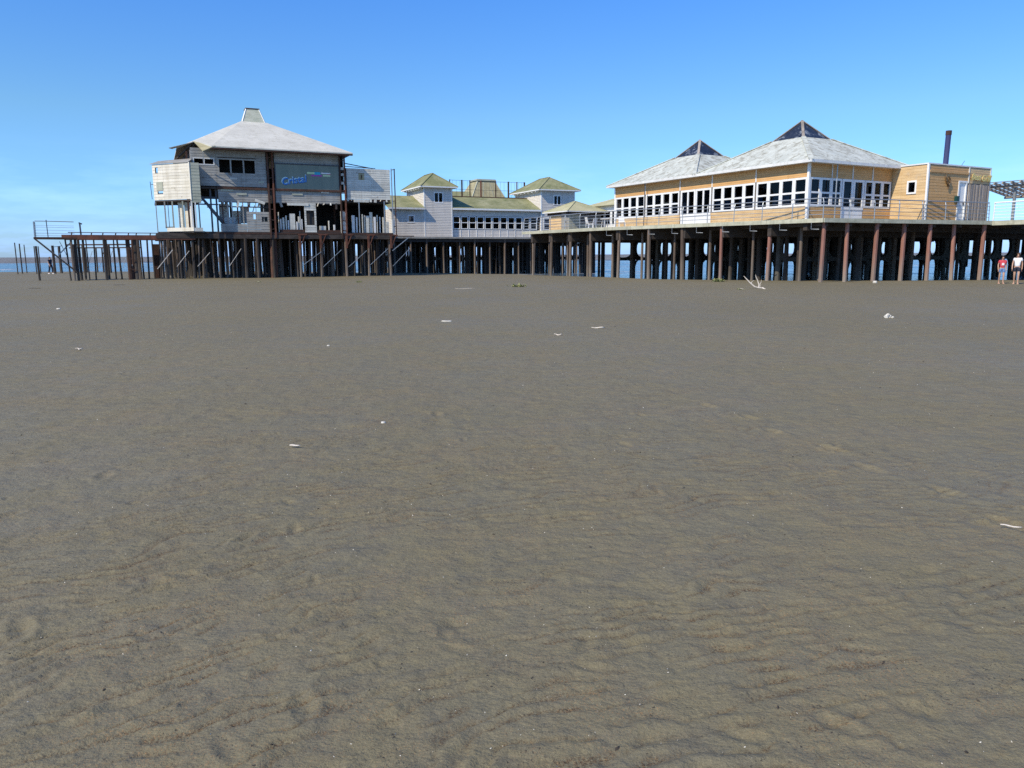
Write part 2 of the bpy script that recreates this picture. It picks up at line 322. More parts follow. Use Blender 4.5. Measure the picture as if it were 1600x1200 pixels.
# ------------------------------------------------------------------ beach
def build_sand():
    ys = [-6.0]
    while ys[-1] < 1.2: ys.append(ys[-1] + .12)
    while ys[-1] < 14: ys.append(ys[-1] + max(.013, .0045 * ys[-1]))
    while ys[-1] < 120: ys.append(ys[-1] + .0075 * ys[-1] * (1 if ys[-1] < 70 else 1.6))
    while ys[-1] < 420: ys.append(ys[-1] * 1.08)
    xs = [0.]
    while xs[-1] < 3.2: xs.append(xs[-1] + .0125)
    while xs[-1] < 9: xs.append(xs[-1] + .0125 + (xs[-1] - 3.2) * .006)
    while xs[-1] < 80: xs.append(xs[-1] * 1.012)
    while xs[-1] < 420: xs.append(xs[-1] * 1.1)
    xs = np.array([-q for q in xs[:0:-1]] + xs); ys = np.array(ys)
    X, Y = np.meshgrid(xs, ys); x, y = X.ravel(), Y.ravel()
    z = base_h(x, y)
    dist = np.hypot(x, y); near = np.clip(1.25 - dist / 26., 0, 1)
    # wind and water ripples, broken up and wandering
    th = rad(24); wx = (fbm(x * 1.1, y * 1.1, 11, 3) - .5) * .50 + (fbm(x * 4.5, y * 4.5, 21, 3) - .5) * .13
    xc = np.clip(x, -4, 3); pr = (-x * math.sin(th) + y * math.cos(th)) + wx + .06 * xc * np.abs(xc) * np.sign(xc)
    lam = .098; ph = pr / lam; fr = ph - np.floor(ph)
    prof = np.where(fr < .68, fr / .68, (1 - fr) / .32)           # gentle stoss, steeper lee
    prof = prof * prof * (3 - 2 * prof)
    along = (x * math.cos(th) + y * math.sin(th))
    seg = fbm(along * 4.2 + np.floor(ph) * 5.3, pr * 1.3, 31, 3)
    patch = np.clip((fbm(x * .55, y * .55, 41, 3) - .33) * 4.5, 0, 1) * np.clip((seg - .41) * 7.0, 0, 1)
    rip = np.clip(1.2 - dist / 10., 0, 1); z += rip * .0145 * patch * (prof - .5)
    z += near * ((fbm(x * 2.2, y * 2.2, 51, 4) - .5) * .018 + (fbm(x * 7, y * 7, 61, 3) - .5) * .013 + (fbm(x * 19, y * 19, 66, 3) - .5) * .006)
    z += (fbm(x * .12, y * .12, 71, 3) - .5) * .10 * np.clip(dist / 12, 0, 1)
    tr = np.clip(rip * patch * np.clip(1.2 - prof * 2.3, 0, 1) * 1.25, 0, 1)
    # shallow scuffs and prints
    r2 = random.Random(3)
    prints = []
    for k in range(240):
        py = 1.8 + 12 * r2.random() ** 1.6; px = (r2.random() - .5) * (2.2 + py * 1.5)
        prints.append((px, py, r2.uniform(0, 3.14), r2.uniform(.03, .11), r2.uniform(.5, 1)))
    for k in range(520):
        py = 1.9 + 9 * r2.random() ** 1.5; px = (r2.random() - .62) * (2.2 + py * 1.5)
        prints.append((px, py, r2.uniform(.2, .9), r2.uniform(.012, .04), r2.uniform(.8, 1.7)))
    for k in range(9): prints.append((3.1 + .12 * (k % 2) - .42 * k * .35 + 0.2, 3.2 + .62 * k, 1.9, .13, .9))
    for px, py, a, s, dp in prints:
        sel = np.where((np.abs(x - px) < s * 2.6) & (np.abs(y - py) < s * 2.6))[0]
        u = ((x[sel] - px) * math.cos(a) + (y[sel] - py) * math.sin(a)) / s; v = (-(x[sel] - px) * math.sin(a) + (y[sel] - py) * math.cos(a)) / (s * .42)
        q = u * u + v * v
        z[sel] += s * .17 * dp * (-np.exp(-q * 1.3) + .38 * np.exp(-(np.sqrt(q) - 1.5) ** 2 * 5))
    ny, nx = len(ys), len(xs)
    me = bpy.data.meshes.new('sand')
    idx = np.arange(ny * nx).reshape(ny, nx)
    q = np.stack([idx[:-1, :-1], idx[:-1, 1:], idx[1:, 1:], idx[1:, :-1]], -1).reshape(-1, 4)
    me.vertices.add(ny * nx); me.vertices.foreach_set('co', np.stack([x, y, z], -1).astype(np.float32).ravel())
    me.loops.add(q.size); me.loops.foreach_set('vertex_index', q.astype(np.int32).ravel())
    me.polygons.add(len(q)); me.polygons.foreach_set('loop_start', np.arange(0, q.size, 4, dtype=np.int32)); me.polygons.foreach_set('loop_total', np.full(len(q), 4, np.int32))
    me.polygons.foreach_set('use_smooth', np.ones(len(q), bool))
    me.update(calc_edges=True)
    at = me.attributes.new('trough', 'FLOAT', 'POINT'); at.data.foreach_set('value', tr.astype(np.float32))
    o = bpy.data.objects.new('sand', me); C.objects.link(o); o['kind'] = 'structure'
    m = bpy.data.materials.new('beach_sand'); m.use_nodes = True; n, l = m.node_tree.nodes, m.node_tree.links; p = n['Principled BSDF']
    g = n.new('ShaderNodeNewGeometry'); pos = g.outputs['Position']
    big = nrange(n, l, nnoise(n, l, pos, .16, 4, .6, (1, .45, 1)), .35, .65)
    col = nmix(n, l, big, (.170, .150, .090), (.190, .172, .118))
    med = nrange(n, l, nnoise(n, l, pos, 1.3, 6, .62, (1, 1.3, 1)), .36, .66)
    col = nmix(n, l, nmath(n, l, 'MULTIPLY', med, .75), col, (.194, .163, .086))
    sm = nrange(n, l, nnoise(n, l, pos, 5.5, 5, .62), .42, .68)
    col = nmix(n, l, nmath(n, l, 'MULTIPLY', sm, .55), col, (.126, .115, .086))
    sm2 = nrange(n, l, nnoise(n, l, pos, 3.1, 7, .72), .50, .66); col = nmix(n, l, nmath(n, l, 'MULTIPLY', sm2, .45), col, (.205, .174, .098))
    sm3 = nrange(n, l, nnoise(n, l, pos, 14, 5, .7), .54, .66); col = nmix(n, l, nmath(n, l, 'MULTIPLY', sm3, .28), col, (.10, .085, .06))
    # brown shell grit gathered in the troughs
    a = n.new('ShaderNodeAttribute'); a.attribute_name = 'trough'
    grit = nrange(n, l, nnoise(n, l, pos, 95, 3, .7), .44, .58)
    gp = nrange(n, l, nnoise(n, l, pos, 2.6, 4, .6), .42, .6)
    gf = nmath(n, l, 'MULTIPLY', nmath(n, l, 'MULTIPLY', a.outputs['Fac'], grit), nmath(n, l, 'ADD', nmath(n, l, 'MULTIPLY', gp, 1.1), .28))
    col = nmix(n, l, nmath(n, l, 'MINIMUM', gf, 1.), col, nmix(n, l, nrange(n, l, nnoise(n, l, pos, 210, 2, .7), .42, .60), (.048, .036, .022), (.19, .13, .065)))
    g2 = nmath(n, l, 'MULTIPLY', nrange(n, l, nnoise(n, l, pos, 130, 2, .7), .58, .64), nrange(n, l, nnoise(n, l, pos, 1.1, 5, .7), .46, .60))
    col = nmix(n, l, nmath(n, l, 'MULTIPLY', g2, .95), col, (.26, .165, .08))
    d2 = nmath(n, l, 'MULTIPLY', nrange(n, l, nnoise(n, l, pos, 60, 2, .7), .63, .67), nrange(n, l, nnoise(n, l, pos, 1.7, 5, .7, (1, 1, 3)), .46, .60))  # dark specks, also painting in the shade of small pits
    col = nmix(n, l, nmath(n, l, 'MULTIPLY', d2, .95), col, (.035, .03, .024))
    grain = nnoise(n, l, pos, 320, 2, .6)
    gr2 = nnoise(n, l, pos, 90, 4, .75)
    col = nmix(n, l, .5, col, nmix(n, l, nrange(n, l, grain, .3, .7), (.6, .6, .6), (1.4, 1.4, 1.4)), 'MULTIPLY')
    col = nmix(n, l, .45, col, nmix(n, l, nrange(n, l, gr2, .3, .7), (.6, .59, .57), (1.4, 1.4, 1.4)), 'MULTIPLY')
    l.new(col, p.inputs['Base Color']); p.inputs['Specular IOR Level'].default_value = .25
    l.new(nrange(n, l, nnoise(n, l, pos, .3, 4), .35, .65, .62, .85), p.inputs['Roughness'])
    b = n.new('ShaderNodeBump'); b.inputs['Strength'].default_value = .7; b.inputs['Distance'].default_value = .012
    hgt = nmath(n, l, 'ADD', nmath(n, l, 'MULTIPLY', nnoise(n, l, pos, 34, 6, .7), 1.1), nmath(n, l, 'MULTIPLY', nnoise(n, l, pos, 7.5, 5, .65, (.8, 1.2, 1)), 3.2))
    l.new(hgt, b.inputs['Height']); l.new(b.outputs[0], p.inputs['Normal'])
    me.materials.append(m)
build_sand()

# ------------------------------------------------------------------ sea
def build_sea():
    ys = [44., 46.]
    while ys[-1] < 30000: ys.append(ys[-1] + max(.28, ys[-1] * .0042 if ys[-1] < 300 else ys[-1] * .06))
    xs = [0.]
    while xs[-1] < 16000: xs.append(xs[-1] + max(.6, xs[-1] * .02 if xs[-1] < 200 else xs[-1] * .15))
    xs = np.array([-q for q in xs[:0:-1]] + xs); ys = np.array(ys); X, Y = np.meshgrid(xs, ys); x, y = X.ravel(), Y.ravel()
    amp = np.clip((y - 50) / 60, .25, 1) * np.clip(1.3 - y / 900, 0, 1)
    z = SEA + amp * ((fbm(x * .05, y * .28, 5, 3) - .5) * .22 + (fbm(x * .4, y * .9, 9, 2) - .5) * .06)
    ny, nx = len(ys), len(xs); idx = np.arange(ny * nx).reshape(ny, nx)
    q = np.stack([idx[:-1, :-1], idx[:-1, 1:], idx[1:, 1:], idx[1:, :-1]], -1).reshape(-1, 4)
    me = bpy.data.meshes.new('sea'); me.from_pydata(np.stack([x, y, z], -1).tolist(), [], q.tolist()); me.update()
    for pl in me.polygons: pl.use_smooth = True
    o = bpy.data.objects.new('sea', me); C.objects.link(o); o['kind'] = 'structure'
    m = bpy.data.materials.new('muddy_sea'); m.use_nodes = True; n, l = m.node_tree.nodes, m.node_tree.links; p = n['Principled BSDF']
    g = n.new('ShaderNodeNewGeometry'); pos = g.outputs['Position']
    sp_ = n.new('ShaderNodeSeparateXYZ'); l.new(pos, sp_.inputs[0]); silt = nrange(n, l, nmath(n, l, 'ADD', sp_.outputs[1], nmath(n, l, 'MULTIPLY', nnoise(n, l, pos, .03, 4, .6, (.3, 1, 1)), 120.)), 285, 350)
    col = nmix(n, l, silt, (.05, .075, .10), (.17, .15, .12))
    foam = nrange(n, l, nnoise(n, l, pos, .16, 7, .66, (.22, 1, 1)), .555, .62)
    foam2 = nrange(n, l, nnoise(n, l, pos, 1.4, 5, .7), .40, .60)
    ff = nmath(n, l, 'MULTIPLY', foam, foam2)
    col = nmix(n, l, ff, col, (.62, .62, .60))
    l.new(col, p.inputs['Base Color']); l.new(nrange(n, l, nmath(n, l, 'MAXIMUM', ff, nmath(n, l, 'MULTIPLY', silt, .5)), 0, 1, .16, .8), p.inputs['Roughness']); p.inputs['IOR'].default_value = 1.33; l.new(nrange(n, l, silt, 0, 1, .5, .12), p.inputs['Specular IOR Level'])
    b = n.new('ShaderNodeBump'); b.inputs['Strength'].default_value = .8; b.inputs['Distance'].default_value = .25
    l.new(nmath(n, l, 'ADD', nnoise(n, l, pos, .5, 4, .6, (.35, 1, 1)), nmath(n, l, 'MULTIPLY', nnoise(n, l, pos, 3.0, 4, .6, (.6, 1, 1)), .35)), b.inputs['Height']); l.new(b.outputs[0], p.inputs['Normal'])
    me.materials.append(m)
build_sea()

# ------------------------------------------------------------------ pier frames
AL, AR = rad(25), rad(29)
FL = (-18.0, 59.5); FM = (-6.0, 75.0); FR = (17.12, 43.3)
def wpt(F, al, a, b): return (F[0] + a * math.cos(al) - b * math.sin(al), F[1] + a * math.sin(al) + b * math.cos(al))
_pile = {}
def pile_mesh(m, w, hb):           # bevelled square timber, z 0..1
    k = (m, w, hb)
    if k not in _pile:
        c = w * .22; h2 = w / 2
        loop = [(-h2 + c, -h2), (h2 - c, -h2), (h2, -h2 + c), (h2, h2 - c), (h2 - c, h2), (-h2 + c, h2), (-h2, h2 - c), (-h2, -h2 + c)]
        b = MB().hull([(x * 1.08, y * 1.08, 0) for x, y in loop], [(x, y, 1) for x, y in loop])
        _pile[k] = mesh('pile', b); _pile[k].materials.append(M[m])
    return _pile[k]
def pile(parent, a, b, z1, m, w=.2, z0=-1.4, lean=.008, name='pile'):
    return inst(name, pile_mesh(m, w, 0), parent, (a, b, z0), random.uniform(-.2, .2), (1, 1, z1 - z0), random.gauss(0, lean), random.gauss(0, lean))
def trestle_mesh(w, zlo, zhi, t=.22):      # bay of a concrete trestle: rounded opening above a cross beam, haunches below
    b = MB(); zb0, zb1 = 1.12, 1.42; N = 20
    cx, cz, rx_, rz_ = w / 2, (zb1 + zhi - .35) / 2, w * .40, (zhi - .35 - zb1) / 2 + .06
    hole = []; out = []
    for i in range(N):
        a = 2 * math.pi * i / N; c, s_ = math.cos(a), math.sin(a)
        hx = math.copysign(abs(c) ** .75, c); hzz = math.copysign(abs(s_) ** .75, s_)
        hole.append((cx + rx_ * hx, cz + rz_ * hzz))
        k = 1 / max(abs(c) / (w / 2), abs(s_) / ((zhi - zb0) / 2)); out.append((cx + c * k, (zb0 + zhi) / 2 + s_ * k))
    v = [(x, -t / 2, z) for x, z in out] + [(x, -t / 2, z) for x, z in hole] + [(x, t / 2, z) for x, z in out] + [(x, t / 2, z) for x, z in hole]
    f = []
    for i in range(N):
        j = (i + 1) % N
        f += [(i, j, N + j, N + i), (2 * N + j, 2 * N + i, 3 * N + i, 3 * N + j), (N + i, N + j, 3 * N + j, 3 * N + i), (j, i, 2 * N + i, 2 * N + j)]
    b.add(v, f)
    for x0, sgn in ((0., 1), (w, -1)):
        pts = [(x0, zb0 - .002), (x0 + sgn * .42, zb0 - .002), (x0 + sgn * .22, zb0 - .16), (x0 + sgn * .1, zb0 - .5), (x0, zb0 - .75)]
        vv = [(x, -t / 2, z) for x, z in pts] + [(x, t / 2, z) for x, z in pts]; k = len(pts)
        b.add(vv, [tuple(range(k)), tuple(range(2 * k - 1, k - 1, -1))] + [(i, (i + 1) % k, k + (i + 1) % k, k + i) for i in range(k)])
    me = mesh('trestle_bay', b); me.materials.append(M['concrete']); return me

# ------------------------------------------------------------------ restaurant pier
def deck_edge_a(b): return -3.2 * min(1, max(0, b) / 17.) - .05
def deck_edge_b(a): return -.2 - 1.55 * max(0, a) / 13.2
pr = thing('pier', 'tall pier on red-brown piles under the orange boarded restaurant', 'pier', (*FR, 0), AR)
poly = [(-.05, -.2), (13.2, -1.75), (34, -1.75), (34, 27.5), (-3.25, 27.5), (-3.25, 17)]
obj('deck', MB().prism(poly, 3.36, 3.515), 'deckwood', pr)
def edge_board(parent, P, Q, z0, z1, m='fascia', name='deck_edge', t=.06, seg=3.2):
    w = Wall(P, Q); n = max(1, round(w.L / seg))
    for i in range(n):
        b = MB(); w.box(b, w.L * i / n + .004, w.L * (i + 1) / n - .004, z0, z1 + random.uniform(-.006, .006), .003, t + random.uniform(0, .006)); obj(name, b, m, parent)
edge_board(pr, (-3.25, 27.5), (-3.25, 17.0), 3.30, 3.53); edge_board(pr, (-3.25, 17), (-.05, -.2), 3.30, 3.53)
edge_board(pr, (-.05, -.2), (13.2, -1.75), 3.30, 3.53)
for b in (1.0, 3.2, 6.4, 9.3, 12.2, 15, 17.8, 20.6, 23.4, 26.2):
    obj('beam', MB().box(deck_edge_a(b) + .15, 33.6, b - .14, b + .14, 2.62 if b > 1 else 2.9, 3.355), 'darkwood', pr)
for a in (0.35, 2.1, 4.3, 6.4, 8.6, 10.8, 13.0, 15.2):
    obj('joist', MB().box(a - .1, a + .1, deck_edge_b(a) + .15, 27.2, 3.12, 3.35), 'darkwood', pr)
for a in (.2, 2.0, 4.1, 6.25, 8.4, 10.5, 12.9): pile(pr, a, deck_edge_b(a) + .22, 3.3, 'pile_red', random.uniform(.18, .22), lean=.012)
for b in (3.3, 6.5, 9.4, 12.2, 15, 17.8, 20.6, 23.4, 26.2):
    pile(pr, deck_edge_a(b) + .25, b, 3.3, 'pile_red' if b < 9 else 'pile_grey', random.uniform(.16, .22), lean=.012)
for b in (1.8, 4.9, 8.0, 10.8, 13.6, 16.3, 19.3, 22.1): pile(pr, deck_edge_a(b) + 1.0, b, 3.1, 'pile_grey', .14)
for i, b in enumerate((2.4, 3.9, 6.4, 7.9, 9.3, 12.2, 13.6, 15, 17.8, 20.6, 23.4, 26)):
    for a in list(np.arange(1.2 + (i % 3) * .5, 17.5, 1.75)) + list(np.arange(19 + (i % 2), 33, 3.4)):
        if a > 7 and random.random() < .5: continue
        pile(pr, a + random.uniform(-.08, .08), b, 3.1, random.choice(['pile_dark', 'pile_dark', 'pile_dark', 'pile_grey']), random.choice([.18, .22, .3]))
tb = trestle_mesh(2.15, 0, 3.05)
for b in (4.8, 10.8, 16.4, 22.0):
    for k in range(14):
        inst('trestle_bay', tb, pr, (2.1 + 2.15 * k, b, 0))
        pile(pr, 2.1 + 2.15 * k, b, 3.1, 'concrete', .26)
def railing(parent, pts, z0, hgt, m, spacing=2.0, rails=5, tilt=.0, r=.028, top=.035, inward=.0):
    for P, Q in zip(pts[:-1], pts[1:]):
        w = Wall(P, Q); n = max(1, round(w.L / spacing))
        for i in range(n + 1):
            if i == n and Q is not pts[-1]: continue
            s = w.L * i / n; b = MB(); lean = random.uniform(-.03, .03)
            b.path([w.at(s, z0, -.05), w.at(s + lean, z0 + hgt * .8, -.06), w.at(s + lean, z0 + hgt, -.06 - inward)], r, 6); obj('railing_post', b, m, parent)
        for k in range(rails):
            z = z0 + hgt * (k + 1) / rails; b = MB(); n2 = 6
            b.path([w.at(w.L * i / n2, z + (random.uniform(-.012, .012) if 0 < i < n2 else 0), -.06 - (inward if k == rails - 1 else 0) + .012) for i in range(n2 + 1)], top if k == rails - 1 else .018, 6)
            obj('handrail' if k == rails - 1 else 'rail', b, m, parent)
railing(pr, [(-3.2, 27.4), (-3.2, 17), (-.0, -.15), (13.1, -1.68)], 3.52, 1.1, 'steel', 2.0, 5, inward=.06)
# drain brackets hanging below the deck edge
w = Wall((-3.25, 17), (-.05, -.2))
for i in range(9):
    s = 1.2 + i * 1.95; b = MB(); b.path([w.at(s, 3.3, .03), w.at(s, 2.95, .03), w.at(s + .4, 2.93, -.1)], .025, 5); obj('drain_pipe', b, 'steel', pr)

# access deck with the white railing
ad = thing('access_deck', 'raised access deck with a white tube railing at the right edge', 'deck', (*FR, 0), AR)
obj('deck', MB().box(13.26, 19.5, -12, -1.76, 3.36, 3.515), 'deckwood', ad)
edge_board(ad, (13.26, -1.7), (13.26, -12), 3.26, 3.53)
for b in (-3.5, -6.5, -9.5): obj('beam', MB().box(13.5, 19.3, b - .14, b + .14, 3.0, 3.355), 'darkwood', ad)
for a in (15.4, 18.6):
    for b in (-3.5, -6.5, -9.5): pile(ad, a, b, 3.05, 'pile_grey', .28)
railing(ad, [(13.3, -1.75), (13.3, -12)], 3.52, 1.1, 'white', 1.9, 6, r=.035, top=.045)

# ------------------------------------------------------------------ restaurant
def hip_roof(parent, x0, x1, y0, y1, z, cx, cy, hs, zt, m='roofsheet', th=.12, capm='offwhite', name='roof'):
    lo = [(x0, y0, z), (x1, y0, z), (x1, y1, z), (x0, y1, z)]; lo2 = [(a, b, z + th) for a, b, c in lo]
    hi = [(cx - hs, cy - hs, zt), (cx + hs, cy - hs, zt), (cx + hs, cy + hs, zt), (cx - hs, cy + hs, zt)]
    b = MB(); b.hull(lo2, hi); r = obj(name, b, m, parent)
    for i in range(4):
        p, q = Vector(lo2[i]), Vector(hi[i]); c = MB(); c.bar(p + Vector((0, 0, .0)), q + Vector((0, 0, .02)), .26, .05); obj('hip_cap', c, m, r)
    return r
def make_restaurant():
    t = thing('restaurant', 'orange boarded restaurant with white window bands and two glass-topped pyramid roofs', 'building', (*FR, 3.515), AR)
    Z0 = 3.52; ZE = 6.66
    WL = Wall((.39, 19.49), (.39, 1.34)); WF = Wall((.39, 1.34), (7.75, 1.34)); WB = Wall((8.4, 19.49), (.39, 19.49)); WR = Wall((8.4, 1.4), (8.4, 19.49))
    pb = [0, 3.66, 7.40, 10.49, 14.24, 18.15]
    # left face
    holes = []
    for i in range(5):
        a, b = pb[i] + .06, pb[i + 1] - .06
        holes.append((a, b, 3.56 if i == 2 else 4.28, 5.88))
    wl_ = MB(); WL.holed(wl_, 0, WL.L, Z0, ZE, holes, -.14, -.002); obj('wall', wl_, 'interior', t)
    WL.planks(t, 0.0, WL.L, Z0 + .02, 4.27, .15, 'cedar2', [h for h in holes if h[2] < 4], t=.011, joints=pb[1:-1])
    WL.planks(t, 0.0, WL.L, 5.89, ZE, .13, 'cedar', t=.011, joints=pb[1:-1])
    for s in pb[1:-1]:
        b = MB(); WL.box(b, s - .035, s + .035, 5.89, ZE, .0, .045); obj('batten', b, 'white', t); b = MB(); WL.box(b, s - .03, s + .03, Z0, 4.27, 0, .04); obj('batten', b, 'cedar2', t)
    b = MB(); b.box(.33, .47, 1.28, 1.42, Z0, ZE); obj('corner_post', b, 'white', t)
    b = MB(); WL.box(b, -.06, .07, Z0, ZE, -.1, .05); obj('corner_post', b, 'white', t)
    for i in range(5):
        a, b = pb[i] + .06, pb[i + 1] - .06
        if i == 2:
            for k in range(2):
                c0, c1 = a + (b - a) / 2 * k, a + (b - a) / 2 * (k + 1); wd = (c1 - c0)
                d = MB(); WL.box(d, c0 + .02, c1 - .02, 3.56, 4.16, -.05, .0); door = obj('door', d, 'white', t)
                window(t, WL, c0 + .015, c1 - .015, 4.15, 5.88, .13, mull=((c0 + c1) / 2,))
                h = MB(); WL.box(h, (c0 + c1) / 2 - .09, (c0 + c1) / 2 - .05, 4.45, 4.65, .03, .07); obj('handle', h, 'darksteel', door)
        else:
            for k in range(4):
                c0, c1 = a + (b - a) / 4 * k, a + (b - a) / 4 * (k + 1)
                broken = (i == 1 and k in (2, 3)) or (i == 0 and k == 0)
                window(t, WL, c0 + .004, c1 - .004, 4.28, 5.88, .115, trans=(5.05,), pane=not broken)
    # right face
    rb = [0, 2.82, 4.82, 7.36]
    holes = [(rb[0] + .1, rb[1] - .02, 4.28, 5.88), (rb[1] + .02, rb[2] - .02, 3.56, 5.88), (rb[2] + .02, rb[3] - .1, 4.28, 5.88)]
    wf = MB(); WF.holed(wf, .0, WF.L, Z0, ZE, holes, -.14, -.002); obj('wall', wf, 'interior', t)
    WF.planks(t, .09, WF.L, Z0 + .02, 4.27, .15, 'cedar', [holes[1]], t=.011, joints=(rb[1], rb[2])); WF.planks(t, .09, WF.L, 5.89, ZE, .13, 'cedar', t=.011, joints=(1.9, 3.7, 5.5))
    for s in (1.9, 3.7, 5.5): b = MB(); WF.box(b, s - .035, s + .035, 5.89, ZE, .0, .045); obj('batten', b, 'offwhite', t)
    for h, n in ((holes[0], 3), (holes[2], 3)):
        for k in range(n):
            c0, c1 = h[0] + (h[1] - h[0]) / n * k, h[0] + (h[1] - h[0]) / n * (k + 1); window(t, WF, c0 + .004, c1 - .004, 4.28, 5.88, .115, trans=(5.05,))
    h = holes[1]
    for k in range(2):
        c0, c1 = h[0] + (h[1] - h[0]) / 2 * k, h[0] + (h[1] - h[0]) / 2 * (k + 1)
        d = MB(); WF.box(d, c0 + .02, c1 - .02, 3.56, 4.16, -.05, .0); door = obj('door', d, 'white', t); window(t, WF, c0 + .015, c1 - .015, 4.15, 5.88, .14)
        hd = MB(); WF.box(hd, c1 - .1 if k == 0 else c0 + .06, c1 - .06 if k == 0 else c0 + .1, 4.5, 4.7, .03, .08); obj('handle', hd, 'darksteel', door)
    b = MB(); b.path([WF.at(1.95, Z0, .32), WF.at(1.95, 6.7, .32)], .035, 8); obj('drain_pipe', b, 'steel', t)
    b = MB(); b.path([WL.at(4.0, Z0, .4), WL.at(4.0, 6.7, .35)], .03, 8); obj('drain_pipe', b, 'darksteel', t)
    # rear walls with windows, floor and ceiling
    for Wq in (WB, WR):
        hs_ = [(s, s + 2.6, 4.4, 5.8) for s in np.arange(.8, Wq.L - 2.7, 3.3)]
        b = MB(); Wq.holed(b, .0, Wq.L, Z0, ZE, hs_, -.14, 0); obj('wall', b, 'interior', t)
        for q in hs_: window(t, Wq, q[0], q[1], q[2], q[3], .09, mull=((q[0] * 2 + q[1]) / 3, (q[0] + 2 * q[1]) / 3))
    obj('floor', MB().box(.55, 8.25, 1.5, 19.3, 3.518, 3.53), 'deckwood', t); obj('ceiling', MB().box(.53, 8.26, 1.48, 19.35, 6.5, 6.6), 'interior', t)
    for k, (x, y) in enumerate(((2.2, 4), (4.4, 8), (2.4, 12), (5.2, 15), (5.6, 4.5))):
        b = MB().box(x - .5, x + .5, y - .5, y + .5, 4.22, 4.27).box(x - .05, x + .05, y - .05, y + .05, 3.53, 4.22).box(x - .3, x + .3, y - .3, y + .3, 3.53, 3.56); obj('dining_table', b, 'darkwood', t)
    # roofs
    for (y0, y1) in ((.82, 10.2), (10.203, 19.95)):
        cy = (y0 + y1) / 2 - (0 if y0 < 5 else .35)
        r = hip_roof(t, -.12, 8.92, y0, y1, 6.66, 4.4, cy, 1.25, 8.62)
        e = MB()
        for P, Q in (((-.12, y1), (-.12, y0)), ((-.12, y0), (8.92, y0)), ((8.92, y0), (8.92, y1))):
            w = Wall(P, Q); w.box(e, 0, w.L, 6.63, 6.79, -.03, .035)
        obj('eave_board', e, 'offwhite', r); obj('soffit', MB().box(-.1, 8.9, y0 + .02, y1 - .02, 6.64, 6.675), 'offwhite', r)
        b = MB(); hs2 = 1.21; zc = 9.82
        base = [(4.4 - hs2, cy - hs2, 8.625), (4.4 + hs2, cy - hs2, 8.625), (4.4 + hs2, cy + hs2, 8.625), (4.4 - hs2, cy + hs2, 8.625)]
        b.add(base + [(4.4, cy, zc)], [(0, 1, 4), (1, 2, 4), (2, 3, 4), (3, 0, 4), (3, 2, 1, 0)]); s = obj('skylight', b, 'darkglass', t)
        for i in range(4):
            c = MB(); c.bar(Vector(base[i]), Vector((4.4, cy, zc + .02)), .16, .05); obj('glazing_bar', c, 'slatgrey', s)
    v = MB(); v.path([(1.9, 16.6, 7.42), (1.9, 16.6, 7.72)], .17, 10); v.path([(1.9, 16.6, 7.72), (1.9, 16.6, 7.8)], .24, 10); obj('roof_vent', v, 'darksteel', t)
    # annex on the right
    AL_ = Wall((7.75, 1.33), (7.75, -.95)); AF = Wall((7.75, -.95), (14.0, -.95)); ZA = 6.72
    wh = (1.0, 1.62, 5.08, 5.86)
    b = MB(); AL_.holed(b, 0, AL_.L, Z0, ZA, [wh], -.14, -.002); obj('wall', b, 'interior', t)
    AL_.planks(t, 0, AL_.L - .05, Z0 + .02, ZA - .03, .17, 'cedar2', [wh], t=.011); window(t, AL_, *wh, .1)
    dh = (3.02, 3.88, Z0 + .02, 5.9)
    b = MB(); AF.holed(b, .14, AF.L, Z0, ZA, [dh], -.14, -.002); obj('wall', b, 'interior', t)
    AF.planks(t, .06, 3.95, Z0 + .02, ZA - .03, .17, 'cedar', [dh], t=.011); AF.planks(t, 4.02, AF.L, 5.78, ZA - .03, .15, 'cedar2', t=.011)
    b = MB(); AF.box(b, -.05, .06, Z0, ZA, -.06, .05); obj('corner_post', b, 'white', t)
    b = MB(); AF.box(b, 3.95, 4.02, 5.78, ZA, 0, .05); AF.box(b, 6.2, 6.27, 5.5, ZA + .02, 0, .05); obj('corner_post', b, 'offwhite', t)
    b = MB(); AF.box(b, .08, 3.94, 6.28, 6.40, .035, .07); obj('trim_board', b, 'cedar', t)
    d = MB(); AF.box(d, dh[0] + .1, dh[1] - .1, dh[2], dh[3] - .1, -.08, -.03); door = obj('door', d, 'white', t)
    f = MB(); AF.box(f, dh[0], dh[0] + .1, dh[2], dh[3], -.06, .04); AF.box(f, dh[1] - .1, dh[1], dh[2], dh[3], -.06, .04); AF.box(f, dh[0] + .1, dh[1] - .1, dh[3] - .1, dh[3], -.06, .04); obj('door_frame', f, 'white', door)
    hd = MB(); AF.box(hd, dh[1] - .22, dh[1] - .17, 4.5, 4.62, -.03, .04); obj('handle', hd, 'darksteel', door)
    s = 4.05; sm = None
    while s < 6.2:
        wv = random.uniform(.11, .17); b = MB(); AF.box(b, s, s + wv - .02, Z0 + random.uniform(0, .03), 5.76 + random.uniform(-.05, .0), .0, random.uniform(.035, .07)); obj('slat', b, 'slatgrey', t); s += wv
    b = MB(); b.box(7.7, 14.05, -.99, 1.3, ZA, ZA + .08); b.box(8.95, 14.05, 1.31, 5, ZA, ZA + .08); obj('roof', b, 'offwhite', t)
    b = MB(); b.box(13.86, 14.0, -.8, 5, Z0, ZA); b.box(8.42, 13.85, 4.86, 5, Z0, ZA); obj('wall', b, 'cedar2', t)
    f = MB(); f.path([(11.15, .2, 6.78), (11.2, .2, 8.72)], .155, 14); fl = obj('flue', f, 'chimney', t); f = MB(); f.path([(11.2, .2, 8.722), (11.205, .2, 8.98)], .172, 14); obj('flue_cap', f, 'rustdark', fl)
    f = MB(); f.bar((12.4, .1, 6.75), (13.6, .5, 7.35), .02); obj('aerial', f, 'darksteel', t)
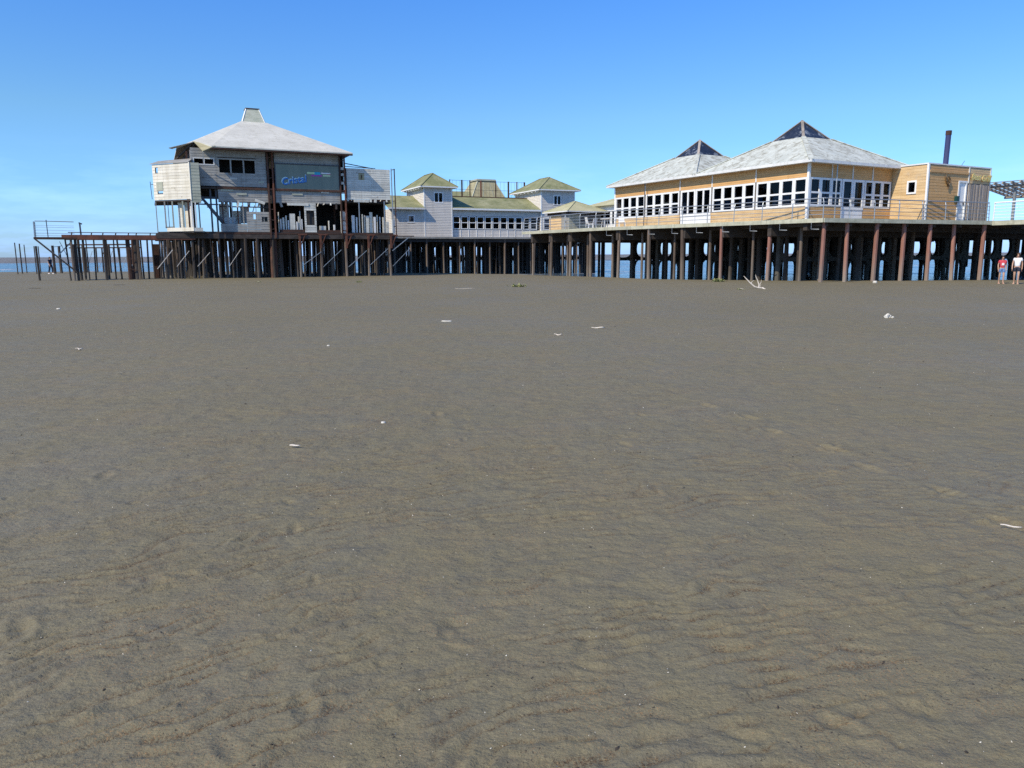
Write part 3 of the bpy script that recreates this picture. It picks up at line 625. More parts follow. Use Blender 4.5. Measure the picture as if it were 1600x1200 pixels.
    b = MB(); AF.box(b, 2.72, 3.0, 4.6, 4.98, .005, .16); obj('meter_box', b, 'boxgreen', t)
    # curved carved ornament
    o = MB(); P = [(1.66, 6.22), (1.64, 6.02), (1.70, 5.84), (1.82, 5.68), (1.95, 5.57), (2.0, 5.46), (1.92, 5.36)]
    o.path([AF.at(s, z, .07) for s, z in P], [.02, .045, .05, .055, .05, .045, .02], 7)
    o.path([AF.at(s, z, .08) for s, z in ((1.95, 5.57), (2.05, 5.72), (2.06, 5.88), (1.97, 6.02), (1.86, 6.12))], [.04, .05, .055, .045, .02], 7)
    o.path([AF.at(s, z, .08) for s, z in ((2.05, 5.72), (1.93, 5.80), (1.84, 5.92))], [.03, .04, .015], 6)
    obj('wall_ornament', o, 'bronze', t)
    text('lettering', 'Beat', .52, AF, 4.12, 6.0, .10, 'gold', t, .35); text('lettering', 'Grill', .54, AF, 5.18, 5.95, .10, 'gold', t, .35)
    return t
rest = make_restaurant()

# ------------------------------------------------------------------ pergola
pg = thing('pergola', 'slatted grey pergola on posts beyond the restaurant annex', 'pergola', (*FR, 3.515), AR)
for a, b in ((15.9, -1.5), (15.6, -5.4), (18.6, -1.5), (18.6, -5.4)): o = MB(); o.bar((a, b, 3.52), (a, b, 5.64 if a < 16 else 5.14), .14); obj('post', o, 'steel', pg)
for a, z in ((15.6, 5.72), (18.6, 5.22)): o = MB(); o.bar((a, .6, z), (a, -6.2, z), .10, .14); obj('beam', o, 'slatgrey', pg)
b = .5
while b > -6.2:
    o = MB(); o.bar((15.2, b, 5.94), (19.2, b, 5.27), .07, .16); obj('rafter', o, 'slatgrey', pg); b -= .52
for k in range(9): a = 15.3 + k * .47; z = 6.02 - (a - 15.2) * .167; o = MB(); o.bar((a, .6, z), (a, -6.2, z), .11, .05); obj('lath', o, 'steel', pg)

# ------------------------------------------------------------------ kiosk and pavilion on the far end of the restaurant deck
def make_kiosk():
    t = thing('kiosk', 'small boarded kiosk with a tan hipped roof on the pier deck', 'kiosk', (*FR, 3.515), AR)
    x0, x1, y0, y1 = -.9, 2.3, 24.0, 27.0
    wl_ = Wall((x0, y1), (x0, y0)); wf = Wall((x0, y0), (x1, y0)); wb = Wall((x1, y1), (x0, y1)); wr = Wall((x1, y0), (x1, y1))
    for w in (wl_, wf, wb, wr): b = MB(); w.box(b, 0.001, w.L - .001, 3.52, 5.05, -.08, 0); obj('wall', b, 'greyplank', t)
    wl_.planks(t, .0, 1.9, 3.53, 5.0, .2, 'cedar2', t=.03); b = MB(); wl_.box(b, 1.95, 2.75, 3.54, 4.95, .005, .04); d = obj('door', b, 'greyplank', t); b = MB(); wl_.box(b, 2.6, 2.66, 4.2, 4.3, .041, .07); obj('handle', b, 'darksteel', d)
    wf.planks(t, .0, 1.0, 3.53, 4.9, .2, 'greenplank'); wf.planks(t, 1.02, 3.2, 3.53, 4.1, .2, 'greenplank')
    for k in range(5): b = MB(); wf.box(b, 1.05, 3.15, 4.2 + k * .15, 4.27 + k * .15, .02, .06); obj('shutter_slat', b, 'darksteel', t)
    b = MB(); wl_.box(b, -.3, 3.3, 4.86, 5.05, .0, .03); wf.box(b, -.3, 3.4, 4.86, 5.05, 0, .03); obj('trim_board', b, 'darkwood', t)
    e = .45; lo = [(x0 - e, y0 - e, 5.06), (x1 + e, y0 - e, 5.06), (x1 + e, y1 + e, 5.06), (x0 - e, y1 + e, 5.06)]; hi = [(.7 - .05, 25.5 - .05, 6.0), (.75, 25.45, 6.0), (.75, 25.55, 6.0), (.65, 25.55, 6.0)]
    r = obj('roof', MB().hull([(a, b, c + .06) for a, b, c in lo], hi), 'moss2', t)
    b = MB().prism([(a, b) for a, b, c in lo], 5.04, 5.115); obj('eave_board', b, 'white', r)
    for i in range(4): c = MB(); c.bar((lo[i][0], lo[i][1], 5.13), (hi[i][0], hi[i][1], 6.02), .12, .04); obj('hip_cap', c, 'moss2', r)
    return t
make_kiosk()
pv = thing('pavilion', 'white glazed pavilion with a pale roof half hidden behind the restaurant corner', 'building', (*FR, 3.515), AR)
wl_ = Wall((2.7, 27), (2.7, 21.2)); wf = Wall((2.7, 21.2), (8.2, 21.2))
for w in (wl_, wf):
    b = MB(); hs_ = [(s, s + .8, 4.0, 5.2) for s in np.arange(.15, w.L - .9, .95)]; w.holed(b, 0.002, w.L - .002, 3.52, 5.6, hs_, -.1, 0); obj('wall', b, 'white', pv)
    for q in hs_: window(pv, w, *q, .06, trans=(4.6,))
obj('wall', MB().box(8.1, 8.2, 21.4, 27, 3.52, 5.6).box(2.8, 8.1, 26.9, 27, 3.52, 5.6), 'white', pv)
obj('roof', MB().hull([(2.3, 20.8, 5.6), (8.6, 20.8, 5.6), (8.6, 27.4, 5.6), (2.3, 27.4, 5.6)], [(5.2, 23.8, 6.6), (5.7, 23.8, 6.6), (5.7, 24.3, 6.6), (5.2, 24.3, 6.6)]), 'moss2', pv)
fu = thing('cafe_table', 'white plastic table and stacked chairs on the pier deck beside the kiosk', 'table', (*wpt(FR, AR, -1.4, 18.2), 3.515), .3)
b = MB(); b.path([(0, 0, 4.20), (0, 0, 4.24)], .42, 14); obj('table_top', b, 'white', fu)
for x, y in ((.25, .25), (-.25, .25), (.25, -.25), (-.25, -.25)): b = MB(); b.bar((x, y, 3.52), (x * .8, y * .8, 4.2), .04); obj('leg', b, 'white', fu)
tag(fu, 'round white plastic table on the pier deck beside the kiosk')
for i, (a, b_) in enumerate(((-.9, 16.9), (-1.9, 19.6), (-.7, 20.9))):
    ch = thing('plastic_chair', ['white plastic chair nearest the restaurant wall on the deck', 'white plastic chair at the railing near the kiosk', 'white plastic chair beside the kiosk shutters'][i], 'chair', (*wpt(FR, AR, a, b_), 3.515), i * 1.9, 'white chairs on the restaurant deck')
    obj('seat', MB().box(-.22, .22, -.22, .22, 3.93, 3.96), 'white', ch); obj('backrest', MB().add([(-.22, .2, 3.97), (.22, .2, 3.97), (.2, .3, 4.4), (-.2, .3, 4.4), (-.22, .23, 3.97), (.22, .23, 3.97), (.2, .33, 4.4), (-.2, .33, 4.4)], [(0, 1, 2, 3), (7, 6, 5, 4), (0, 4, 5, 1), (1, 5, 6, 2), (2, 6, 7, 3), (3, 7, 4, 0)]), 'white', ch)
    for x, y in ((.2, .2), (-.2, .2), (.2, -.2), (-.2, -.2)): b = MB(); b.bar((x * 1.1, y * 1.1, 3.52), (x, y, 3.93), .04); obj('leg', b, 'white', ch)

# ------------------------------------------------------------------ gallery pier
pm = thing('pier', 'dark pier on grey posts under the lilac-grey tower houses', 'pier', (*FM, 0), AL)
obj('deck', MB().box(-6.2, 17, -.5, 17, 3.16, 3.335), 'deckwood', pm); edge_board(pm, (-6.2, -.5), (17, -.5), 3.18, 3.345, 'greyplank', seg=2.4)
for b in (-.25, 2.6, 5.4, 8.2, 11, 14): obj('beam', MB().box(-6, 16.8, b - .13, b + .13, 2.86, 3.155), 'darkwood', pm)
for k in range(-1, 14):
    a = -3.95 + 1.62 * k
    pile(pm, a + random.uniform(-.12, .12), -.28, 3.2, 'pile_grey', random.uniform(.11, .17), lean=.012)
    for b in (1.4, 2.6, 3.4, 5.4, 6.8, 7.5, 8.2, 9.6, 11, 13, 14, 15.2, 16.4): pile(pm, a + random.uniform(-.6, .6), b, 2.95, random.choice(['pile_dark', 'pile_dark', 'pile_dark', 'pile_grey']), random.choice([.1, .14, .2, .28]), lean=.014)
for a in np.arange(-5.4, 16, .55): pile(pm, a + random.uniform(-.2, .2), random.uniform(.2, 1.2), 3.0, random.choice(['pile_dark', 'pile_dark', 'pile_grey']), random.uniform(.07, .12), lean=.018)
tb2 = trestle_mesh(1.62, 0, 2.85)
for b in (4.0, 12.4):
    for k in range(-1, 13): inst('trestle_bay', tb2, pm, (-3.95 + 1.62 * k, b, 0)); pile(pm, -3.95 + 1.62 * k, b, 2.95, 'concrete', .3)

# ------------------------------------------------------------------ tower houses and gallery
def house_walls(t, rect, z0, z1, holesF=(), holesL=(), m='siding', pitch=.15):
    x0, x1, y0, y1 = rect; ws = [Wall((x0, y0), (x1, y0)), Wall((x0, y1), (x0, y0)), Wall((x1, y0), (x1, y1)), Wall((x1, y1), (x0, y1))]
    for w, h in zip(ws, (holesF, holesL, (), ())):
        b = MB(); w.holed(b, .002, w.L - .002, z0, z1, list(h), -.12, -.001); obj('wall', b, 'blackish', t)
        b = MB(); siding(w, b, .05, w.L - .05, z0 + .01, z1, pitch, h); obj('siding', b, m, t, kind='stuff')
        for s in (-.02, w.L - .07):
            b = MB(); w.box(b, s, s + .09, z0, z1, -.04, .035); obj('corner_board', b, 'white', t)
    return ws
def rafters(t, w, z, n, L, m='white'):
    for i in range(n):
        s = w.L * (i + .5) / n; b = MB(); w.box(b, s - .05, s + .05, z - .12, z, .03, L); obj('rafter_tail', b, m, t)
def ridge_roof(t, rect, e, z, rz_, m, inset=None, eave='white'):
    x0, x1, y0, y1 = rect; x0 -= e; x1 += e; y0 -= e; y1 += e; cx = (x0 + x1) / 2; k = inset if inset else (x1 - x0) / 2
    lo = [(x0, y0, z), (x1, y0, z), (x1, y1, z), (x0, y1, z)]
    v = [(a, b, c + .05) for a, b, c in lo] + [(cx, y0 + k, rz_), (cx, y1 - k, rz_)]
    r = obj('roof', MB().add(v, [(0, 1, 4), (1, 2, 5, 4), (2, 3, 5), (3, 0, 4, 5), (3, 2, 1, 0)]), m, t)
    b = MB().prism([(a, b) for a, b, c in lo], z - .06, z + .045); obj('eave_board', b, eave, r)
    for p, q in ((0, 4), (1, 4), (2, 5), (3, 5), (4, 5)):
        c = MB(); c.bar(Vector(v[p]) + Vector((0, 0, .015)), Vector(v[q]) + Vector((0, 0, .015)), .14, .05); obj('hip_cap', c, m, r)
    return r
def make_tower(name, label, a0, a1, depth, zt, apex, win, low=None):
    t = thing(name, label, 'building', (*FM, 3.34), AL)
    h = [win]; ws = house_walls(t, (a0, a1, 0, depth), 3.36, zt, [(q[0] - a0, q[1] - a0, q[2], q[3]) for q in h])
    q = win; s0, s1 = q[0] - a0, q[1] - a0; window(t, ws[0], s0, s1, q[2], q[3], .09, mull=((s0 + s1) / 2,))
    ridge_roof(t, (a0, a1, 0, depth), .48, zt + .05, apex, 'moss', inset=(a1 - a0) / 2 + .48)
    rafters(t, ws[1], zt - .02, 7, .42)
    return t, ws
t1, ws1 = make_tower('tower_house', 'grey tower house with mossy hipped roof beside the derelict pier building', -2.4, .39, 5.2, 7.9, 9.36, (-1.43, -.49, 6.5, 7.5))
# low side wing
wv = Wall((-5.6, 0.001), (-2.42, 0.001)); hl = (1.54, 2.23, 4.62, 5.34)
b = MB(); wv.holed(b, 0, wv.L, 3.36, 5.9, [hl], -.12, -.001); obj('wall', b, 'blackish', t1); b = MB(); siding(wv, b, .03, wv.L - .01, 3.37, 5.9, .15, [hl]); obj('siding', b, 'siding', t1, 'stuff'); window(t1, wv, *hl, .1)
wv2 = Wall((-5.6, 3.4), (-5.6, 0)); b = MB(); siding(wv2, b, 0, wv2.L, 3.37, 5.9, .15); wv2.box(b, 0, wv2.L, 3.36, 5.88, -.1, 0); obj('siding', b, 'siding', t1, 'stuff')
obj('roof', MB().hull([(-6.0, -.4, 5.9), (-2.42, -.4, 5.9), (-2.42, 3.4, 7.25), (-6.0, 3.4, 7.25)], [(-6.0, -.4, 5.99), (-2.42, -.4, 5.99), (-2.42, 3.4, 7.34), (-6.0, 3.4, 7.34)]), 'moss', t1)
b = MB(); b.box(-6.02, -2.43, -.44, -.402, 5.84, 6.0); obj('eave_board', b, 'offwhite', t1)
t2, ws2 = make_tower('tower_house', 'grey tower house with mossy hipped roof behind the small kiosk', 9.95, 13.8, 6.0, 7.98, 9.5, (11.35, 12.25, 6.55, 7.55))
for k in range(3): window(t2, ws2[0], .25 + k * .95, 1.05 + k * .95, 4.1, 5.3, .09, trans=(4.72,), depth=-.03, out=.07, glassm='darkglass')
g = thing('gallery_building', 'long low grey gallery with a row of white windows and mossy lean-to roof', 'building', (*FM, 3.34), AL)
wg = Wall((.42, .25), (9.93, .25)); hs_ = []
s = .12
while s < 9.2: hs_.append((s, s + .76, 4.1, 5.32)); s += .83
b = MB(); wg.holed(b, 0, wg.L, 3.36, 5.95, hs_, -.12, -.001); obj('wall', b, 'blackish', g)
b = MB(); siding(wg, b, 0, wg.L, 3.37, 4.06, .15); siding(wg, b, 0, wg.L, 5.36, 5.95, .15); obj('siding', b, 'siding', g, 'stuff')
for h in hs_: window(g, wg, *h, .075, trans=(4.72,), out=.05)
for i, h in enumerate(hs_):
    b = MB(); wg.box(b, h[0] - .055, h[0] - .01, 3.37, 4.08, .0, .045); obj('batten', b, 'white', g)
    if i % 3 != 1:                       # things leaning inside the glass
        b = MB(); x = h[0] + .42 + random.uniform(-.15, .15); wg.box(b, x, x + .14, 3.5, 4.5 + random.uniform(0, .15), -.5, -.45); obj('stored_board', b, 'offwhite', g)
b = MB(); b.box(.42, 9.9, 6.2, 6.3, 3.36, 7.0); b.box(.42, 9.9, .5, 6.2, 3.345, 3.38); obj('wall', b, 'blackish', g)
obj('roof', MB().add([(.4, -.12, 5.95), (9.94, -.12, 5.95), (9.94, 3.2, 7.28), (.4, 3.2, 7.28), (9.94, 6.5, 6.0), (.4, 6.5, 6.0), (.4, -.12, 6.05), (9.94, -.12, 6.05), (9.94, 3.2, 7.38), (.4, 3.2, 7.38), (9.94, 6.5, 6.1), (.4, 6.5, 6.1)],
    [(6, 7, 8, 9), (9, 8, 10, 11), (1, 0, 3, 2), (2, 3, 5, 4), (0, 1, 7, 6), (4, 5, 11, 10), (0, 6, 9, 3), (3, 9, 11, 5), (1, 2, 8, 7), (2, 4, 10, 8)]), 'moss', g)
b = MB(); b.bar((.4, 3.2, 7.4), (9.94, 3.2, 7.4), .16, .08); obj('ridge_cap', b, 'rustdark', g)
b = MB(); b.box(.42, 9.92, -.17, -.122, 5.9, 6.06); obj('eave_board', b, 'white', g)
# hall with the steep lantern behind the gallery
hl_ = thing('hall_roof', 'mossy hall roof with steep flat-topped lantern behind the long gallery', 'building', (*FM, 3.34), AL)
b = MB(); b.box(.2, 10.6, 7.0, 14.5, 3.36, 7.1); obj('wall', b, 'siding', hl_)
obj('roof', MB().hull([(-.2, 6.8, 7.1), (11, 6.8, 7.1), (11, 14.9, 7.1), (-.2, 14.9, 7.1)], [(3.5, 9.6, 8.45), (8.8, 9.6, 8.45), (8.8, 12, 8.45), (3.5, 12, 8.45)]), 'moss', hl_)
ln = obj('lantern', MB().hull([(5.6, 8.0, 7.4), (9.9, 8.0, 7.4), (9.9, 12.3, 7.4), (5.6, 12.3, 7.4)], [(6.9, 9.2, 9.62), (8.9, 9.2, 9.62), (8.9, 11.2, 9.62), (6.9, 11.2, 9.62)]), 'ochre', hl_)
b = MB(); b.hull([(6.75, 9.05, 9.622), (9.05, 9.05, 9.622), (9.05, 11.35, 9.622), (6.75, 11.35, 9.622)], [(6.8, 9.1, 9.8), (9.0, 9.1, 9.8), (9.0, 11.3, 9.8), (6.8, 11.3, 9.8)]); obj('lantern_cap', b, 'greenplank', ln)
for p, q in (((5.6, 8), (6.9, 9.2)), ((9.9, 8), (8.9, 9.2))): b = MB(); b.bar((*p, 7.42), (*q, 9.64), .09, .05); obj('hip_cap', b, 'greenplank', ln)
for s in (.33, .66): b = MB(); b.bar((5.6 + 4.3 * s, 7.985, 7.42), (6.9 + 2 * s, 9.185, 9.6), .05, .03); obj('seam', b, 'greenplank', ln)
nf = thing('net_fence', 'tall thin net fence of rusty posts and wires above the gallery roof', 'fence', (*FM, 7.0), AL)
for i, a in enumerate((2.6, 3.95, 4.85, 6.1, 7.8, 9.3, 10.3, 11.2)):
    b = MB(); b.bar((a, 6.4, 5.9), (a, 6.4, 9.35), .13 if i % 2 else .09); obj('post', b, 'rustdark' if i % 3 else 'rust', nf)
for z in (9.3, 8.4, 7.6): b = MB(); b.path([(2.6, 6.4, z), (7, 6.4, z - .03), (11.2, 6.4, z)], .016, 5); obj('wire', b, 'darksteel', nf)
a = 2.9
while a < 11: b = MB(); b.path([(a, 6.39, 7.2), (a, 6.39, 9.3)], .011, 4); obj('wire', b, 'darksteel', nf); a += .42

# ------------------------------------------------------------------ derelict building
def make_ruin():
    t = thing('derelict_building', 'derelict two-storey white pier building with grey hipped roof and broken corner', 'building', (*FL, 3.28), AL)
    ZF = 3.42; z2 = 6.5; zw = 9.34
    # floors
    b = MB().prism([(-8.05, 1.6), (-5.72, -.85), (-5.0, -.85), (-4.9, -.05), (9.3, -.05), (9.3, 11), (-8.05, 11)], 3.29, ZF); obj('floor', b, 'darkwood', t)
    b = MB().box(-5.5, 5.5, .06, 11, z2, z2 + .14); obj('floor', b, 'darkwood', t)
    b = MB(); b.box(-3.9, 5.5, -.1, .05, z2, z2 + .15); obj('beam', b, 'rustdark', t)
    b = MB(); b.box(-3.9, 9.3, -.12, -.06, 3.22, 3.36); obj('beam', b, 'rustdark', t)
    # steel columns
    for a, b_ in ((-.07, 0), (5.35, 0)):
        for da in (-.2, .16):
            c = MB(); c.bar((a + da, -.12, 3.0), (a + da, -.12, 9.3), .11, .11); obj('column', c, 'rustdark' if da < 0 else 'rust', t)
        for z in np.arange(3.6, 9.2, .75): c = MB(); c.bar((a - .2, -.12, z), (a + .16, -.12, z + random.uniform(-.1, .1)), .05); obj('tie_plate', c, 'rustdark', t)
    for a in (-5.4, -2.7, 2.6, 5.4):
        for b_ in (3.6, 7.2, 10.8): c = MB(); c.bar((a, b_, ZF), (a, b_, 9.3), .16); obj('column', c, 'rustdark', t)
    WF = Wall((-5.55, 0), (5.5, 0)); o = 5.55
    # upper front wall, left bay with windows
    w1 = (-5.4 + o, -3.95 + o, 8.16, 8.66); w2 = (-3.75 + o, -1.05 + o, 7.56, 8.7)
    b = MB(); WF.holed(b, 0, 5.2, z2 + .2, zw, [w1, w2], -.1, -.002); obj('wall', b, 'darkwood', t)
    WF.planks(t, 0, 5.2, z2 + .2, zw, .185, 'greyplank', [w1, w2], joints=(1.7, 3.4), jit=.004, missing=.015)
    w = window(t, WF, *w2, .1, 'greyplank', 'glass', mull=(w2[0] + .9, w2[0] + 1.8), pane=False)
    b = MB(); b.box(-5.3, -.2, 2.4, 2.5, 6.7, 9.3); b.box(-.2, -.1, .2, 2.5, 6.7, 9.3); b.box(-5.35, -.1, .2, 2.5, 9.2, 9.28); obj('shade_backing', b, 'blackish', t); window(t, WF, *w1, .07, 'offwhite', 'glass', mull=(w1[0] + .75,), pane=False)  # near-black backing box added so the window openings look dark
    # right bay with the sign
    b = MB(); WF.holed(b, 5.8, 10.75, z2 + .17, zw, [], -.1, -.002); obj('wall', b, 'darkwood', t)
    WF.planks(t, 5.8, 10.75, 8.5, zw, .17, 'greyplank', joints=(8.2,), jit=.004)
    b = MB(); WF.box(b, 5.88, 10.6, 6.64, 8.44, .0, .05); sp = obj('sign_panel', b, 'signpanel', t); sp['label'] = 'grey-green sign panel with blue lettering'
    b = MB(); WF.box(b, 5.8, 10.72, 8.44, 8.53, .0, .09); WF.box(b, 10.6, 10.7, 6.64, 8.44, 0, .07); WF.box(b, 5.8, 5.87, 6.64, 8.44, 0, .07); obj('sign_frame', b, 'darksteel', sp)
    text('lettering', 'Cristal', .72, WF, 6.22, 6.95, .062, 'paleblue', sp, .18, rad(9), .008); text('lettering', 'Cristal', .70, WF, 6.29, 6.90, .078, 'bluepaint', sp, .18, rad(9), .008)
    for m_, s0, s1, z0, z1 in (('offwhite', 8.05, 10.25, 7.62, 7.98), ('limeprint', 8.2, 8.75, 7.80, 7.94), ('teal', 8.75, 9.2, 7.76, 7.96), ('clothwhite', 9.25, 9.95, 7.84, 7.93), ('magenta', 8.5, 9.3, 7.64, 7.75), ('limeprint', 9.4, 9.95, 7.65, 7.78), ('redprint', 9.7, 9.98, 7.79, 7.83), ('greenprint', 8.45, 8.74, 7.945, 7.975)):
        b = MB(); dd = .056 if m_ == 'offwhite' else .062; WF.box(b, s0, s1, z0, z1, .051, dd); obj('sticker', b, 'signpanel' if m_ == 'offwhite' else m_, sp)
    # band between the storeys
    WF.planks(t, 1.7, 5.3, 5.6, z2 - .01, .18, 'greyplank', joints=(3.4,), jit=.006, d=-.03); WF.planks(t, 5.8, 10.7, 5.62, z2 - .01, .18, 'greyplank', joints=(8.2,), jit=.006, d=-.03)
    b = MB(); WF.box(b, 1.7, 10.7, 5.55, z2 - .02, -.14, -.035); obj('wall', b, 'darkwood', t)
    b = MB(); WF.box(b, 6.6, 8.2, 5.42, 5.6, -.02, .06); obj('loose_board', b, 'cream2', t); b = MB(); b.bar(WF.at(4.25, 5.75, .1), WF.at(4.95, 5.52, .14), .05, .2); obj('loose_board', b, 'cream2', t)
    # lower storey, left: low wall, stakes, stair
    WF.planks(t, 1.75, 5.35, ZF, 4.0, .19, 'greyplank', joints=(3.6,), jit=.008); WF.planks(t, 3.6, 5.35, 4.0, 4.9, .18, 'greyplank', [(4.1, 4.25, 4.3, 4.8), (4.7, 5.1, 4.1, 4.6)], jit=.01)
    for s in (1.95, 2.3, 2.62, 3.0, 3.4, 3.75, 4.3, 4.85): b = MB(); b.bar(WF.at(s, 4.0, -.06), WF.at(s + random.uniform(-.03, .03), 5.56, -.06), random.choice([.05, .07, .09])); obj('stud', b, 'rustdark' if random.random() < .6 else 'greyplank', t)
    b = MB(); WF.box(b, 1.75, 5.3, 5.2, 5.28, -.1, -.03); obj('rail', b, 'darkwood', t)
    for s0, s1, z0, z1, dpt, mm in ((1.8, 2.5, 4.2, 5.5, 1.3, 'cream2'), (2.7, 3.3, 4.0, 5.0, 1.1, 'cream'), (3.35, 3.9, 4.1, 5.3, 1.6, 'offwhite'), (2.1, 2.9, 3.5, 4.5, .8, 'offwhite')):
        b = MB(); WF.box(b, s0, s1, z0, z1, -dpt, -dpt + .06); obj('partition', b, mm, t)
    for s in (-.35, .25, .95): b = MB(); b.bar(WF.at(s, z2 - .2, -.3), WF.at(s + 2.2, 3.5, -.3), .06, .16) if s == .25 else b.bar(WF.at(s * .3 + 1.3, ZF, -.35), WF.at(s * .3 + 1.3, z2, -.35), .12); obj('stair_string' if s == .25 else 'post', b, 'darksteel', t)
    for k in range(11): z = ZF + .1 + k * .24; s = 2.35 - k * .2; b = MB(); WF.box(b, s, s + .26, z, z + .04, -1.1, -.3); obj('stair_tread', b, 'darksteel', t)
    b = MB(); b.bar(WF.at(.2, z2 + .0, -1.1), WF.at(2.4, 3.5, -1.1), .06, .16); obj('stair_string', b, 'darksteel', t)
    for z in (5.35, 5.85): b = MB(); WF.box(b, .0, 1.7, z, z + .09, -.4, -.3); obj('rail', b, 'darksteel', t)
    b = MB(); WF.box(b, .3, 1.65, 5.9, 6.46, -1.6, -1.5); obj('panel', b, 'darkwood', t)
    # lower storey, right of the middle column: dark rooms
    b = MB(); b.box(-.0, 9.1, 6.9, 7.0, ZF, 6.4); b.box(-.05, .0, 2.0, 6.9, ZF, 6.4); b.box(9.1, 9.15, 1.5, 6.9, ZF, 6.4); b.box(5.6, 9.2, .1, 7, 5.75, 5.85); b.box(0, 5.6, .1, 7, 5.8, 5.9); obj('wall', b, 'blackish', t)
    hq = (8.0, 8.6, 4.0, 5.1)
    WF.planks(t, 7.85, 8.75, ZF, 5.62, .19, 'cream2', [hq]); b = MB(); WF.box(b, hq[0], hq[1], hq[2], hq[3], -.2, -.15); obj('panel', b, 'blackish', t)  # blackish sheet paints the darkness of the opening
    b = MB(); WF.box(b, 10.62, 11.05, ZF - .05, 5.05, .0, .09); obj('panel', b, 'cream2', t)
    b = MB(); WF.box(b, 6.0, 7.8, ZF, 3.62, -.1, 0.0); obj('sill_board', b, 'rustdark', t); b = MB(); WF.box(b, 8.8, 10.6, ZF, 3.6, -.12, -.02); obj('sill_board', b, 'rustdark', t)
    for s, hgt, wd, mm in ((6.05, 1.0, .1, 'offwhite'), (6.22, 1.1, .14, 'cream2'), (6.45, 1.25, .1, 'cream'), (6.75, 1.4, .42, 'cream2'), (7.25, .8, .1, 'offwhite'), (7.4, 1.2, .09, 'cream'), (7.62, 1.0, .1, 'offwhite'), (5.92, 1.5, .06, 'cream'), (6.62, .9, .08, 'offwhite'), (7.52, 1.6, .06, 'cream2'), (9.0, .5, .5, 'cream2'), (9.7, .9, .08, 'cream'), (10.1, .6, .12, 'offwhite')):
        b = MB(); WF.box(b, s, s + wd, ZF, ZF + hgt, -.3, -.26 + random.random() * .1); obj('leaning_board', b, mm, t)
    # right wing
    WR = Wall((5.62, -.02), (9.15, -.02)); hw = (1.0, 1.45, 7.5, 8.0)
    b = MB(); WR.holed(b, 0, WR.L, 6.02, 8.36, [], -.1, -.002); obj('wall', b, 'darkwood', t)
    WR.planks(t, .05, WR.L, 6.02, 8.36, .17, 'cream2', [hw], joints=(2.0,), jit=.004); b = MB(); WR.box(b, *hw, .0, .02); obj('patch_board', b, 'ochre', t)
    b = MB(); b.bar(WR.at(1.2, 7.55, .05), WR.at(1.24, 7.9, .05), .05, .1); obj('loose_board', b, 'rustdark', t)
    b = MB(); WR.box(b, .55, 1.75, 5.78, 6.0, .0, .05); obj('loose_board', b, 'cream2', t)
    b = MB(); WR.box(b, 0, WR.L, 5.88, 6.0, -.2, -.06); obj('beam', b, 'rust', t)
    WRs = Wall((9.15, -.02), (9.15, 5)); b = MB(); WRs.box(b, 0.06, 5, 6.02, 8.3, -.1, 0); obj('wall', b, 'cream2', t)
    b = MB(); b.box(5.6, 9.2, .1, 5, 8.2, 8.28); obj('roof_sheet', b, 'roofgrey', t)
    b = MB(); b.bar(WR.at(-.1, 8.75, -.2), WR.at(2.2, 8.42, -.2), .05, .06); obj('broken_rafter', b, 'darkwood', t)
    b = MB(); b.bar(WR.at(-.1, 8.5, -.1), WR.at(2.4, 8.42, -.1), .04, .05); obj('broken_rafter', b, 'darkwood', t)
    for s in (.95, 3.0): b = MB(); b.bar(WR.at(s, ZF, .0), WR.at(s, 5.9, .0), .07); obj('post', b, 'steel', t)
    for a in (9.3, 9.55): b = MB(); b.bar((a, -.1, 3.2), (a - .04, -.1, 8.45), .07); obj('post', b, 'steel' if a < 9.4 else 'rustdark', t)
    for z in (3.9, 4.8, 5.9, 8.35): b = MB(); b.bar((9.28, -.1, z), (9.56, -.1, z + .05), .05); obj('tie_plate', b, 'rustdark', t)
    b = MB(); b.box(9.2, 9.45, -.02, .1, 3.4, 4.5); obj('leaning_board', b, 'offwhite', t)
    sx_ = .4
    while sx_ < 3.4:
        wd = random.choice([.06, .08, .12, .18, .24]); hgt = random.choice([1.0, 1.25, 1.4, 1.5, 1.9]) * random.uniform(.85, 1.1)
        b = MB(); dd = -.2 - random.random() * .35; WR.box(b, sx_, sx_ + wd, ZF, ZF + hgt, dd, dd + .04); obj('leaning_board', b, random.choice(['offwhite', 'cream', 'cream2']), t); sx_ += wd + random.uniform(.04, .16)
    rr = random.Random(21)
    for s_, z_ in ((2.0, 5.62), (2.6, 5.62), (3.1, 5.62), (3.9, 5.62), (4.6, 5.62), (6.1, 5.66), (6.5, 5.66), (8.95, 5.66), (9.4, 5.66), (9.9, 5.66), (10.35, 5.66)):
        L_ = rr.uniform(.12, .5); b = MB(); b.bar(WF.at(s_, z_, -.02), WF.at(s_ + rr.uniform(-.12, .12), z_ - L_, rr.uniform(-.05, .06)), rr.uniform(.08, .2), .025); obj('hanging_board', b, rr.choice(['greyplank', 'cream2', 'rustdark', 'darkwood']), t)
    for s_ in (.1, .35, 1.9, 2.3, 2.75, 3.2): L_ = rr.uniform(.1, .35); b = MB(); b.bar(WR.at(s_, 6.03, .0), WR.at(s_ + rr.uniform(-.1, .1), 6.03 - L_, .02), rr.uniform(.08, .22), .025); obj('hanging_board', b, rr.choice(['cream2', 'cream', 'rustdark']), t)
    for s_, z_, l_ in ((1.9, 6.35, .9), (3.0, 6.1, .7), (7.0, 6.2, .8), (9.2, 6.4, .6), (2.6, 7.2, .5), (4.6, 7.0, .4)):
        b = MB(); WF.box(b, s_, s_ + l_, z_, z_ + .14, -.02, .03); obj('patch_board', b, rr.choice(['greenplank', 'cream2', 'ochre']), t)
